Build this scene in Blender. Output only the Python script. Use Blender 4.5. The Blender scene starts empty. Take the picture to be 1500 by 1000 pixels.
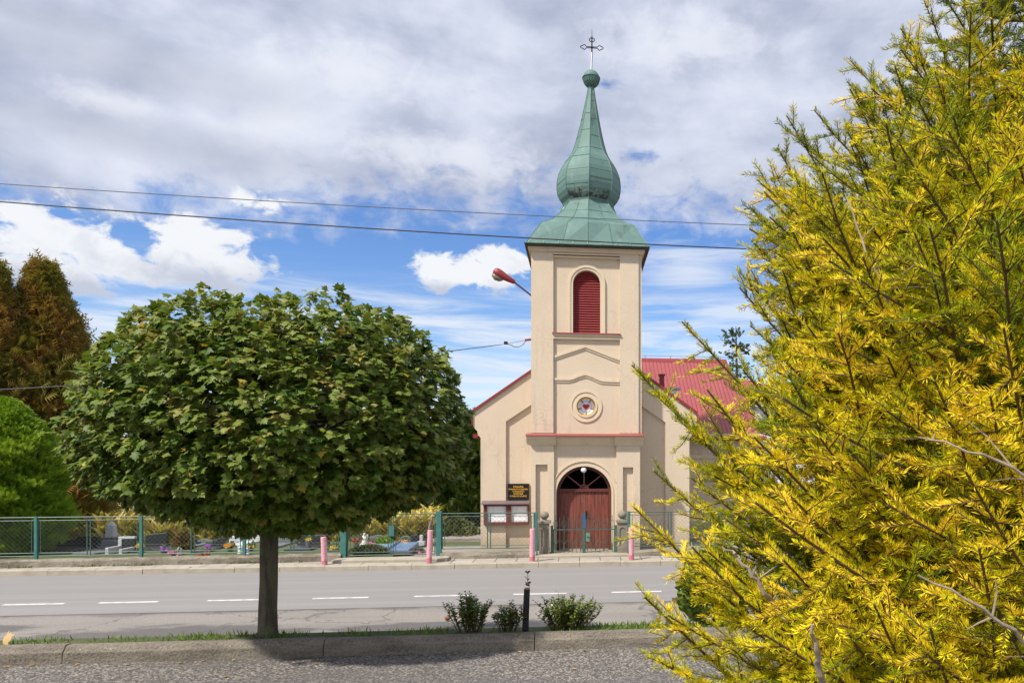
import bpy, math, random
import numpy as np
from mathutils import Vector

random.seed(7)
rng = np.random.default_rng(7)
sc = bpy.context.scene
COL = sc.collection
PI = math.pi

# ------------------------------------------------------------------ camera
A = math.radians(6.8)            # the street runs along X, the camera is turned 6.8 degrees to the right of its normal
SA, CA = math.sin(A), math.cos(A)
FPX, CX, HZ, H = 1100.0, 980.0, 675.0, 2.6
cam_d = bpy.data.cameras.new("camera")
cam = bpy.data.objects.new("camera", cam_d)
COL.objects.link(cam)
cam.location = (0, 0, H)
cam.rotation_euler = (math.radians(90), 0, -A)
cam_d.sensor_width = 36.0
cam_d.lens = 36.0 * FPX / 1500.0
cam_d.shift_x = (750 - CX) / 1500.0
cam_d.shift_y = (HZ - 500) / 1500.0
cam_d.clip_start = 0.05
cam_d.clip_end = 3000
sc.camera = cam

SUN_EL, SUN_AZ = math.radians(51), math.radians(50)     # az: to the left of the street's normal, behind the camera
to_sun = Vector((-math.sin(SUN_AZ) * math.cos(SUN_EL), -math.cos(SUN_AZ) * math.cos(SUN_EL), math.sin(SUN_EL)))
sun_d = bpy.data.lights.new("sun", 'SUN')
sun_d.energy = 4.0
sun_d.angle = math.radians(2.2)
sun_d.color = (1.0, 0.95, 0.86)
sun = bpy.data.objects.new("sun", sun_d)
COL.objects.link(sun)
sun.rotation_euler = (-to_sun).to_track_quat('-Z', 'Y').to_euler()
sun.location = (-20, -20, 30)

sc.view_settings.view_transform = 'Standard'
sc.view_settings.look = 'None'
sc.view_settings.exposure = 0.55
sc.view_settings.gamma = 1.0
EXPO = 2 ** 0.55
SKY_STRENGTH = 0.1


# ------------------------------------------------------------------ node helper
class G:
    def __init__(s, nt):
        s.nt = nt
        s.n = nt.nodes
        s.l = nt.links

    def put(s, sock, val):
        if isinstance(val, bpy.types.NodeSocket):
            s.l.new(val, sock)
        elif val is not None:
            sock.default_value = val

    def m(s, op, a, b=None, c=None, clamp=False):
        n = s.n.new('ShaderNodeMath')
        n.operation = op
        n.use_clamp = clamp
        for i, x in enumerate((a, b, c)):
            if x is not None:
                s.put(n.inputs[i], x)
        return n.outputs[0]

    def vm(s, op, a, b=None):
        n = s.n.new('ShaderNodeVectorMath')
        n.operation = op
        s.put(n.inputs[0], a)
        if b is not None:
            s.put(n.inputs[1], b)
        return n.outputs['Value'] if op == 'DOT_PRODUCT' else n.outputs[0]

    def xyz(s, x, y, z):
        n = s.n.new('ShaderNodeCombineXYZ')
        for i, q in enumerate((x, y, z)):
            s.put(n.inputs[i], q)
        return n.outputs[0]

    def sep(s, v):
        n = s.n.new('ShaderNodeSeparateXYZ')
        s.l.new(v, n.inputs[0])
        return n.outputs

    def noise(s, vec, scale, detail=4, rough=0.55, dist=0.0):
        n = s.n.new('ShaderNodeTexNoise')
        s.put(n.inputs['Vector'], vec)
        n.inputs['Scale'].default_value = scale
        n.inputs['Detail'].default_value = detail
        n.inputs['Roughness'].default_value = rough
        n.inputs['Distortion'].default_value = dist
        return n.outputs['Fac']

    def voro(s, vec, scale, feature='F1', rand=1.0):
        n = s.n.new('ShaderNodeTexVoronoi')
        n.feature = feature
        s.put(n.inputs['Vector'], vec)
        n.inputs['Scale'].default_value = scale
        n.inputs['Randomness'].default_value = rand
        return n.outputs

    def ss(s, x, a, b):
        n = s.n.new('ShaderNodeMapRange')
        n.interpolation_type = 'SMOOTHSTEP'
        s.put(n.inputs['Value'], x)
        n.inputs['From Min'].default_value = a
        n.inputs['From Max'].default_value = b
        return n.outputs[0]

    def lin(s, x, a, b, c=0.0, d=1.0):
        n = s.n.new('ShaderNodeMapRange')
        s.put(n.inputs['Value'], x)
        for k, q in zip(('From Min', 'From Max', 'To Min', 'To Max'), (a, b, c, d)):
            n.inputs[k].default_value = q
        return n.outputs[0]

    def mix(s, f, a, b, blend='MIX'):
        n = s.n.new('ShaderNodeMix')
        n.data_type = 'RGBA'
        n.blend_type = blend
        s.put(n.inputs[0], f)
        for i, q in ((6, a), (7, b)):
            if isinstance(q, (tuple, list)):
                q = (q[0], q[1], q[2], 1)
            s.put(n.inputs[i], q)
        return n.outputs[2]

    def ramp(s, f, stops):
        n = s.n.new('ShaderNodeValToRGB')
        e = n.color_ramp.elements
        while len(e) < len(stops):
            e.new(0.5)
        for i, (p, c) in enumerate(stops):
            e[i].position = p
            e[i].color = (c[0], c[1], c[2], 1)
        s.put(n.inputs[0], f)
        return n.outputs[0]


# ------------------------------------------------------------------ sky
world = bpy.data.worlds.new("World")
sc.world = world
world.use_nodes = True
g = G(world.node_tree)
g.n.clear()
out = g.n.new('ShaderNodeOutputWorld')
bg = g.n.new('ShaderNodeBackground')
bg.inputs['Strength'].default_value = SKY_STRENGTH
g.l.new(bg.outputs[0], out.inputs[0])
sky = g.n.new('ShaderNodeTexSky')
sky.sky_type = 'NISHITA'
sky.sun_disc = False
sky.sun_elevation = SUN_EL
sky.sun_rotation = math.atan2(to_sun.x, to_sun.y)
sky.altitude = 200
sky.air_density = 1.0
sky.dust_density = 0.4
sky.ozone_density = 2.5
tc = g.n.new('ShaderNodeTexCoord')
D = g.vm('NORMALIZE', tc.outputs['Generated'])
dz = g.sep(D)[2]
az = g.m('ARCTAN2', g.vm('DOT_PRODUCT', D, (CA, -SA, 0)), g.vm('DOT_PRODUCT', D, (SA, CA, 0)))
el = g.m('ARCSINE', dz)


def azel(u, v):
    a = math.atan((u - CX) / FPX)
    return a, math.atan((HZ - v) / FPX * math.cos(a))


def ell(u, v, ru, rv):
    a0, e0 = azel(u, v)
    a1, _ = azel(u + ru, v)
    a2, _ = azel(u - ru, v)
    _, e1 = azel(u, v - rv)
    _, e2 = azel(u, v + rv)
    ra, re = abs(a1 - a2) / 2, abs(e1 - e2) / 2
    dx = g.m('DIVIDE', g.m('SUBTRACT', az, a0), ra)
    dy = g.m('DIVIDE', g.m('SUBTRACT', el, e0), re)
    return g.m('SUBTRACT', 1.0, g.m('SQRT', g.m('ADD', g.m('MULTIPLY', dx, dx), g.m('MULTIPLY', dy, dy))))


def mx(lst):
    r = lst[0]
    for q in lst[1:]:
        r = g.m('MAXIMUM', r, q)
    return r


v1 = g.xyz(g.m('MULTIPLY', az, 1.0), g.m('MULTIPLY', el, 2.4), 3.1)
v2 = g.xyz(g.m('MULTIPLY', az, 1.0), g.m('MULTIPLY', el, 1.5), 7.7)
v3 = g.xyz(g.m('ADD', g.m('MULTIPLY', az, 0.7), g.m('MULTIPLY', el, 0.6)), g.m('MULTIPLY', el, 6.0), 1.3)
n1 = g.noise(v1, 3.2, 8, 0.56, 0.25)
n2 = g.noise(v2, 22.0, 8, 0.6, 0.35)
n3 = g.noise(v3, 5.0, 7, 0.6, 0.6)
n4 = g.noise(v2, 6.0, 6, 0.55, 0.2)
eb = g.m('ARCTANGENT', g.m('MULTIPLY', g.m('MAXIMUM', g.m('COSINE', az), 0.45), (HZ - 312) / FPX))
# the grey upper deck
deck_h = g.m('ADD', g.m('SUBTRACT', el, eb), g.m('MULTIPLY', g.m('SUBTRACT', n1, 0.5), 0.10))
deck_h = g.m('ADD', deck_h, g.m('MULTIPLY', g.m('SUBTRACT', n2, 0.5), 0.16))
deck = g.ss(deck_h, -0.035, 0.045)
hole = mx([ell(940, 226, 60, 24), ell(885, 124, 46, 12), ell(692, 134, 36, 9)])
hole = g.ss(g.m('ADD', hole, g.m('MULTIPLY', g.m('SUBTRACT', n2, 0.52), 3.8)), 0.30, 1.5)
deck = g.m('MULTIPLY', deck, g.m('SUBTRACT', 1.0, g.m('MULTIPLY', hole, 0.8)))
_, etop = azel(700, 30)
dk = g.m('ADD', g.m('MULTIPLY', n4, 0.55), g.m('MULTIPLY', n1, 0.6))
deck_c = g.ramp(dk, [(0.42, (0.40, 0.45, 0.60)), (0.52, (0.53, 0.58, 0.73)), (0.60, (0.66, 0.71, 0.85)), (0.70, (0.80, 0.84, 0.95))])
puff = g.ss(g.m('ADD', mx([ell(380, 190, 75, 46), ell(500, 100, 170, 60), ell(660, 225, 200, 50), ell(1010, 60, 160, 60), ell(160, 150, 120, 30)]), g.m('MULTIPLY', g.m('SUBTRACT', n2, 0.5), 2.2)), 0.0, 1.0)
deck_c = g.mix(g.m('MULTIPLY', puff, 0.75), deck_c, (0.84, 0.87, 0.96))
dull = g.ss(g.m('ADD', mx([ell(180, 95, 330, 60), ell(250, 210, 420, 45), ell(60, 25, 260, 40)]), g.m('MULTIPLY', g.m('SUBTRACT', n1, 0.5), 1.4)), -0.1, 0.9)
deck_c = g.mix(g.m('MULTIPLY', dull, 0.42), deck_c, (0.42, 0.455, 0.55))
# heaped clouds
cum = mx([ell(285, 368, 118, 62), ell(160, 378, 80, 44), ell(335, 395, 72, 38), ell(60, 345, 150, 62), ell(40, 398, 190, 34), ell(215, 400, 160, 24),
          ell(690, 402, 92, 32), ell(735, 382, 54, 32), ell(640, 390, 44, 34), ell(385, 298, 60, 22)])
cumd = g.ss(g.m('ADD', cum, g.m('MULTIPLY', g.m('SUBTRACT', n2, 0.54), 2.6)), 0.0, 0.40)
cbase = mx([ell(300, 412, 150, 34), ell(60, 418, 260, 30), ell(690, 432, 100, 18)])
cshade = g.ss(g.m('ADD', cbase, g.m('MULTIPLY', g.m('SUBTRACT', n2, 0.5), 2.4)), -0.3, 1.0)
cum_c = g.mix(g.m('MULTIPLY', cshade, 0.9), (0.91, 0.93, 0.97), (0.52, 0.57, 0.70))
cum_c = g.mix(g.m('MULTIPLY', g.ss(g.noise(v2, 15.0, 6, 0.6, 0.4), 0.48, 0.68), 0.45), cum_c, (0.66, 0.71, 0.82))
# thin low streaks
_, e_lo = azel(800, 640)
_, e_hi = azel(800, 450)
band = g.m('MULTIPLY', g.ss(el, -0.02, 0.03), g.m('SUBTRACT', 1.0, g.ss(el, e_hi - 0.02, e_hi + 0.05)))
streak = g.m('MULTIPLY', g.ss(n3, 0.40, 0.66), band)
wisp = g.m('MULTIPLY', g.ss(g.m('ADD', mx([ell(1010, 395, 110, 40), ell(1090, 455, 160, 30), ell(1000, 380, 130, 40)]), g.m('MULTIPLY', g.m('SUBTRACT', n3, 0.5), 2.5)), 0.05, 0.9), 0.85)
K = 1.0 / (SKY_STRENGTH * EXPO)


def lit(col_):
    n = g.n.new('ShaderNodeVectorMath')
    n.operation = 'SCALE'
    g.put(n.inputs[0], col_)
    n.inputs['Scale'].default_value = K
    return n.outputs[0]


hs = g.n.new('ShaderNodeHueSaturation')
hs.inputs['Saturation'].default_value = 1.24
hs.inputs['Value'].default_value = 1.12
hs.inputs['Hue'].default_value = 0.512
g.l.new(sky.outputs[0], hs.inputs['Color'])
base = hs.outputs[0]
haze_w = g.m('MULTIPLY', g.m('SUBTRACT', 1.0, g.ss(el, 0.0, 0.16)), 0.55)
base = g.mix(haze_w, base, lit(g.mix(0.0, (0.62, 0.75, 0.93), (0, 0, 0))))
base = g.mix(g.m('MULTIPLY', g.m('MAXIMUM', streak, wisp), 0.85), base, lit(g.mix(0.0, (0.84, 0.89, 0.97), (0, 0, 0))))
# the deck is boosted overhead, out of view, as added fill light
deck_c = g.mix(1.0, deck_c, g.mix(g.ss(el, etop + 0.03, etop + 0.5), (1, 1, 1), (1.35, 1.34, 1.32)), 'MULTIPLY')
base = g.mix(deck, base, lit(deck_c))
base = g.mix(cumd, base, lit(cum_c))
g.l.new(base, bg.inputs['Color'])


# ------------------------------------------------------------------ materials
MATS = {}


def newmat(name):
    m = bpy.data.materials.new(name)
    m.use_nodes = True
    gg = G(m.node_tree)
    bs = m.node_tree.nodes['Principled BSDF']
    MATS[name] = m
    return m, gg, bs


def simple(name, col, rough=0.7, var=None, bump=None, metal=0.0, spec=0.5, coat=0.0, fine=None):
    """var: list of (scale, lo, hi, colour, amount, stretch)"""
    m, gg, bs = newmat(name)
    tcn = gg.n.new('ShaderNodeTexCoord').outputs['Object']
    c = col
    for (scale, lo, hi, c2, amt, st) in (var or []):
        vec = gg.vm('MULTIPLY', tcn, st)
        f = gg.m('MULTIPLY', gg.ss(gg.noise(vec, scale, 6, 0.6), lo, hi), amt)
        c = gg.mix(f, c, c2)
    if isinstance(c, tuple):
        bs.inputs['Base Color'].default_value = (*c, 1)
    else:
        gg.l.new(c, bs.inputs['Base Color'])
    bs.inputs['Roughness'].default_value = rough
    bs.inputs['Metallic'].default_value = metal
    bs.inputs['Specular IOR Level'].default_value = spec
    bs.inputs['Coat Weight'].default_value = coat
    if bump:
        b = gg.n.new('ShaderNodeBump')
        b.inputs['Strength'].default_value = bump[1]
        b.inputs['Distance'].default_value = bump[2] if len(bump) > 2 else 0.02
        gg.l.new(gg.noise(tcn, bump[0], 5, 0.6), b.inputs['Height'])
        gg.l.new(b.outputs[0], bs.inputs['Normal'])
    return m


def leafmat(name, stops, rough=0.5, trans=0.3, spec=0.4, patch=None):
    m, gg, bs = newmat(name)
    a = gg.n.new('ShaderNodeAttribute')
    a.attribute_name = 'var'
    c = gg.ramp(a.outputs['Fac'], stops)
    if patch:
        tcn = gg.n.new('ShaderNodeTexCoord').outputs['Object']
        f = gg.m('MULTIPLY', gg.ss(gg.noise(tcn, patch[0], 3), patch[1], patch[2]), patch[4])
        c = gg.mix(f, c, patch[3])
    gg.l.new(c, bs.inputs['Base Color'])
    bs.inputs['Roughness'].default_value = rough
    bs.inputs['Specular IOR Level'].default_value = spec
    tr = gg.n.new('ShaderNodeBsdfTranslucent')
    gg.l.new(gg.mix(1.0, c, (1.0, 1.0, 0.55), 'MULTIPLY'), tr.inputs['Color'])
    mx_ = gg.n.new('ShaderNodeMixShader')
    mx_.inputs[0].default_value = trans
    gg.l.new(bs.outputs[0], mx_.inputs[1])
    gg.l.new(tr.outputs[0], mx_.inputs[2])
    gg.l.new(mx_.outputs[0], gg.n['Material Output'].inputs[0])
    return m


O1 = (1, 1, 1)
def stuccomat():
    m, gg, bs = newmat('stucco')
    o = gg.n.new('ShaderNodeTexCoord').outputs['Object']
    z = gg.sep(o)[2]
    c = gg.mix(gg.m('MULTIPLY', gg.ss(gg.noise(o, 0.9, 6, 0.6), 0.35, 0.75), 0.5), (0.68, 0.555, 0.42), (0.58, 0.47, 0.35))
    c = gg.mix(gg.m('MULTIPLY', gg.ss(gg.noise(o, 48, 5, 0.7), 0.36, 0.70), 0.6), c, (0.47, 0.37, 0.265))
    # rain streaks, stronger in some places than in others
    st = gg.ss(gg.noise(gg.vm('MULTIPLY', o, (1, 1, 0.07)), 7.0, 5, 0.65), 0.52, 0.72)
    pl = gg.ss(gg.noise(o, 0.55, 3), 0.42, 0.62)
    c = gg.mix(gg.m('MULTIPLY', gg.m('MULTIPLY', st, pl), 0.42), c, (0.36, 0.29, 0.21))
    # patches of repaired render and small stains
    pt = gg.ss(gg.noise(gg.vm('MULTIPLY', o, (1, 1, 0.6)), 1.7, 7, 0.7), 0.60, 0.66)
    c = gg.mix(gg.m('MULTIPLY', pt, 0.28), c, (0.44, 0.35, 0.265))
    # damp splash zone at the foot of the walls
    dz_ = gg.m('ADD', z, gg.m('MULTIPLY', gg.noise(o, 2.2, 6, 0.65), -0.75))
    c = gg.mix(gg.m('MULTIPLY', gg.m('SUBTRACT', 1.0, gg.ss(dz_, -0.35, 0.25)), 0.65), c, (0.30, 0.245, 0.175))
    # hairline cracks
    wv = gg.vm('ADD', o, gg.xyz(gg.noise(o, 2.6, 3), gg.noise(o, 3.3, 3), gg.noise(o, 2.1, 3)))
    ck = gg.m('SUBTRACT', 1.0, gg.ss(gg.voro(wv, 0.5, 'DISTANCE_TO_EDGE')[0], 0.001, 0.006))
    c = gg.mix(gg.m('MULTIPLY', gg.m('MULTIPLY', ck, pl), 0.35), c, (0.25, 0.20, 0.15))
    gg.l.new(c, bs.inputs['Base Color'])
    bs.inputs['Roughness'].default_value = 0.93
    bs.inputs['Specular IOR Level'].default_value = 0.25
    b_ = gg.n.new('ShaderNodeBump')
    b_.inputs['Strength'].default_value = 0.6
    b_.inputs['Distance'].default_value = 0.015
    gg.l.new(gg.noise(o, 60, 5, 0.7), b_.inputs['Height'])
    gg.l.new(b_.outputs[0], bs.inputs['Normal'])
    return m


stucco = stuccomat()
trim_m = simple('stucco_trim', (0.64, 0.52, 0.375), 0.9, [(2.5, 0.45, 0.8, (0.42, 0.34, 0.25), 0.5, (1, 1, 0.3)), (40, 0.4, 0.8, (0.52, 0.42, 0.30), 0.4, O1)], (60, 0.3, 0.008))
copper = simple('copper_patina', (0.108, 0.188, 0.168), 0.62,
                [(1.1, 0.35, 0.7, (0.082, 0.155, 0.138), 0.8, O1), (4.5, 0.5, 0.75, (0.175, 0.28, 0.24), 0.5, (1, 1, 0.35)),
                 (2.3, 0.60, 0.72, (0.06, 0.055, 0.045), 0.55, (1, 1, 0.7))], (18, 0.12, 0.02), metal=0.0, spec=0.35)
copper_dark = simple('copper_seam', (0.085, 0.165, 0.13), 0.5, [(6, 0.4, 0.7, (0.15, 0.25, 0.2), 0.7, O1)], metal=0.25)
copper_stain = simple('bare_stained_copper', (0.045, 0.045, 0.04), 0.5, [(7, 0.45, 0.6, (0.20, 0.30, 0.25), 0.8, O1)], metal=0.2)
soffit_m = simple('dark_soffit', (0.05, 0.035, 0.025), 0.8, [(5, 0.4, 0.7, (0.09, 0.06, 0.04), 0.6, (1, 8, 1))])
red_paint = simple('dark_red_paint', (0.235, 0.026, 0.026), 0.45, [(8, 0.4, 0.8, (0.17, 0.02, 0.02), 0.6, O1)])
flash_m = simple('red_flashing', (0.30, 0.075, 0.065), 0.5, [(3, 0.4, 0.7, (0.30, 0.07, 0.055), 0.7, O1)])
iron = simple('dark_iron', (0.03, 0.028, 0.03), 0.5, metal=0.6)
steel = simple('galvanised_steel', (0.42, 0.42, 0.43), 0.4, [(9, 0.4, 0.7, (0.3, 0.3, 0.31), 0.6, O1)], metal=0.7)
wood_red = simple('red_brown_wood', (0.205, 0.047, 0.030), 0.55,
                  [(7, 0.42, 0.66, (0.095, 0.022, 0.015), 0.85, (4, 4, 0.25)), (26, 0.52, 0.72, (0.36, 0.12, 0.075), 0.7, (3, 3, 0.12))], (30, 0.2, 0.01))
wood_frame = simple('brown_frame_wood', (0.11, 0.025, 0.018), 0.5, [(20, 0.4, 0.7, (0.16, 0.04, 0.03), 0.6, O1)])
glass_dark = simple('dark_glass', (0.085, 0.085, 0.078), 0.3, [(2.0, 0.4, 0.6, (0.13, 0.135, 0.13), 0.9, O1)], spec=0.6)
white_m = simple('white_paint', (0.78, 0.78, 0.78), 0.5, [(4, 0.4, 0.7, (0.66, 0.66, 0.67), 0.6, O1)])
opal = simple('opal_glass', (0.80, 0.81, 0.84), 0.15, coat=0.5)
black_m = simple('black_plaque', (0.012, 0.011, 0.012), 0.25)
gold_m = simple('gold_letters', (0.75, 0.42, 0.06), 0.4, metal=0.3)
paper_m = simple('paper', (0.76, 0.77, 0.78), 0.5, [(6, 0.45, 0.6, (0.66, 0.68, 0.70), 0.7, O1)], spec=0.3)
zinc_m = simple('weathered_zinc', (0.20, 0.15, 0.16), 0.5, [(5, 0.4, 0.7, (0.14, 0.10, 0.11), 0.7, O1)], metal=0.3)
green_paint = simple('green_fence_paint', (0.045, 0.10, 0.08), 0.5, [(10, 0.45, 0.7, (0.08, 0.15, 0.12), 0.7, O1), (22, 0.62, 0.7, (0.16, 0.09, 0.04), 0.5, O1)])
teal_paint = simple('teal_post_paint', (0.04, 0.145, 0.13), 0.5, [(8, 0.45, 0.7, (0.06, 0.19, 0.17), 0.7, O1)])
blue_paint = simple('blue_paint', (0.02, 0.12, 0.24), 0.45)
wire_m = simple('wire_mesh', (0.17, 0.19, 0.17), 0.5, metal=0.3)
concrete = simple('rough_concrete', (0.27, 0.235, 0.185), 0.95,
                  [(2.2, 0.4, 0.65, (0.145, 0.122, 0.09), 0.85, O1), (9, 0.55, 0.7, (0.36, 0.29, 0.15), 0.6, O1), (30, 0.5, 0.75, (0.10, 0.085, 0.065), 0.6, O1)], (24, 0.8, 0.03))
pillar_m = simple('grey_cast_stone', (0.25, 0.215, 0.165), 0.95, [(4, 0.4, 0.7, (0.15, 0.128, 0.10), 0.75, O1), (40, 0.45, 0.75, (0.33, 0.29, 0.23), 0.5, O1)], (50, 0.5, 0.01))
pink_paint = simple('faded_pink_paint', (0.62, 0.30, 0.34), 0.65, [(3.5, 0.42, 0.6, (0.66, 0.41, 0.45), 0.85, (1, 1, 0.5)), (10, 0.56, 0.62, (0.42, 0.15, 0.07), 0.8, (1, 1, 0.4)), (26, 0.60, 0.66, (0.30, 0.16, 0.13), 0.7, O1), (5, 0.55, 0.75, (0.40, 0.26, 0.26), 0.6, (1, 1, 0.3))])
pink_base = simple('deeper_pink_paint', (0.52, 0.15, 0.20), 0.6, [(10, 0.5, 0.7, (0.56, 0.2, 0.25), 0.8, O1)])
granite_b = simple('black_granite', (0.018, 0.019, 0.021), 0.4, [(40, 0.5, 0.75, (0.05, 0.052, 0.056), 0.6, O1)])
granite_g = simple('grey_granite', (0.10, 0.103, 0.11), 0.45, [(60, 0.45, 0.7, (0.26, 0.265, 0.27), 0.7, O1)])
granite_l = simple('pale_granite', (0.46, 0.47, 0.48), 0.6, [(60, 0.45, 0.7, (0.34, 0.34, 0.36), 0.7, O1), (4, 0.5, 0.7, (0.36, 0.35, 0.33), 0.5, O1)])
marble_w = simple('white_marble', (0.72, 0.72, 0.70), 0.5, [(8, 0.45, 0.7, (0.52, 0.52, 0.5), 0.5, O1)])
blue_slab = simple('blue_grey_slab', (0.18, 0.28, 0.48), 0.12, [(3, 0.4, 0.7, (0.26, 0.36, 0.52), 0.6, O1)])
f_yellow = simple('yellow_petals', (0.75, 0.50, 0.02), 0.6, [(30, 0.4, 0.6, (0.6, 0.33, 0.01), 0.6, O1)])
f_orange = simple('orange_petals', (0.72, 0.25, 0.02), 0.6, [(30, 0.4, 0.6, (0.6, 0.4, 0.05), 0.6, O1)])
f_pink = simple('pink_petals', (0.62, 0.09, 0.25), 0.6, [(30, 0.4, 0.6, (0.75, 0.4, 0.5), 0.6, O1)])
f_red = simple('red_petals', (0.50, 0.025, 0.03), 0.6, [(30, 0.4, 0.6, (0.6, 0.15, 0.1), 0.6, O1)])
f_purple = simple('purple_petals', (0.32, 0.05, 0.48), 0.6, [(30, 0.4, 0.6, (0.5, 0.2, 0.6), 0.6, O1)])
f_leaf = simple('bouquet_leaf', (0.05, 0.10, 0.025), 0.6)
bark = simple('grey_bark', (0.125, 0.108, 0.068), 0.95, [(5, 0.4, 0.65, (0.045, 0.038, 0.026), 0.8, (3, 3, 0.4)), (6, 0.48, 0.66, (0.13, 0.15, 0.06), 0.7, (1, 1, 0.6))], (28, 0.9, 0.03))
twig_bark = simple('brown_twig_bark', (0.115, 0.062, 0.033), 0.9, [(20, 0.4, 0.7, (0.055, 0.03, 0.018), 0.7, O1)], (80, 0.4, 0.004))
dead_wood = simple('dead_grey_wood', (0.30, 0.235, 0.175), 0.9, [(25, 0.4, 0.7, (0.17, 0.12, 0.085), 0.8, O1)], (60, 0.5, 0.004))
stump_m = simple('charred_post', (0.018, 0.015, 0.014), 0.9, [(14, 0.45, 0.7, (0.05, 0.045, 0.042), 0.7, (2, 2, 0.4))], (30, 0.8, 0.02))
cut_wood = simple('cut_wood', (0.34, 0.22, 0.12), 0.9)
cable_m = simple('black_cable', (0.02, 0.02, 0.024), 0.6)
cable_g = simple('grey_cable', (0.09, 0.09, 0.10), 0.6)
kerb_far_m = simple('pale_kerbstone', (0.37, 0.325, 0.255), 0.9, [(3, 0.4, 0.7, (0.26, 0.225, 0.175), 0.7, O1), (40, 0.5, 0.75, (0.2, 0.18, 0.14), 0.4, O1)], (50, 0.4, 0.01))
house_w = simple('white_render', (0.74, 0.75, 0.78), 0.9)
soil_grass = simple('meadow', (0.075, 0.10, 0.026), 0.95, [(0.5, 0.4, 0.65, (0.13, 0.115, 0.045), 0.8, O1), (6, 0.4, 0.7, (0.04, 0.062, 0.016), 0.7, O1)], (20, 0.7, 0.05))
gravel_m = simple('yard_gravel', (0.30, 0.27, 0.23), 0.95, [(1, 0.4, 0.65, (0.19, 0.17, 0.14), 0.7, O1), (60, 0.4, 0.7, (0.15, 0.135, 0.115), 0.6, O1)], (60, 0.7, 0.02))
wallgrey_m = simple('weathered_plinth', (0.30, 0.26, 0.225), 0.95, [(2, 0.4, 0.65, (0.18, 0.155, 0.13), 0.7, (1, 1, 4))], (30, 0.5, 0.02))


# corrugated red metal roof
def corrugated(name, col, col2):
    m, gg, bs = newmat(name)
    o = gg.n.new('ShaderNodeTexCoord').outputs['Object']
    x, y, z = gg.sep(o)
    w = gg.m('SINE', gg.m('MULTIPLY', x, 2 * PI / 0.15))
    rib = gg.ss(w, 0.55, 0.95)
    n = gg.noise(o, 0.8, 5)
    c = gg.mix(gg.m('MULTIPLY', gg.ss(n, 0.35, 0.7), 0.6), col, col2)
    gg.l.new(c, bs.inputs['Base Color'])
    bs.inputs['Roughness'].default_value = 0.55
    b = gg.n.new('ShaderNodeBump')
    b.inputs['Strength'].default_value = 1.0
    b.inputs['Distance'].default_value = 0.03
    gg.l.new(rib, b.inputs['Height'])
    gg.l.new(b.outputs[0], bs.inputs['Normal'])
    return m


roof_red = corrugated('red_sheet_roof', (0.30, 0.062, 0.060), (0.235, 0.048, 0.047))


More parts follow.
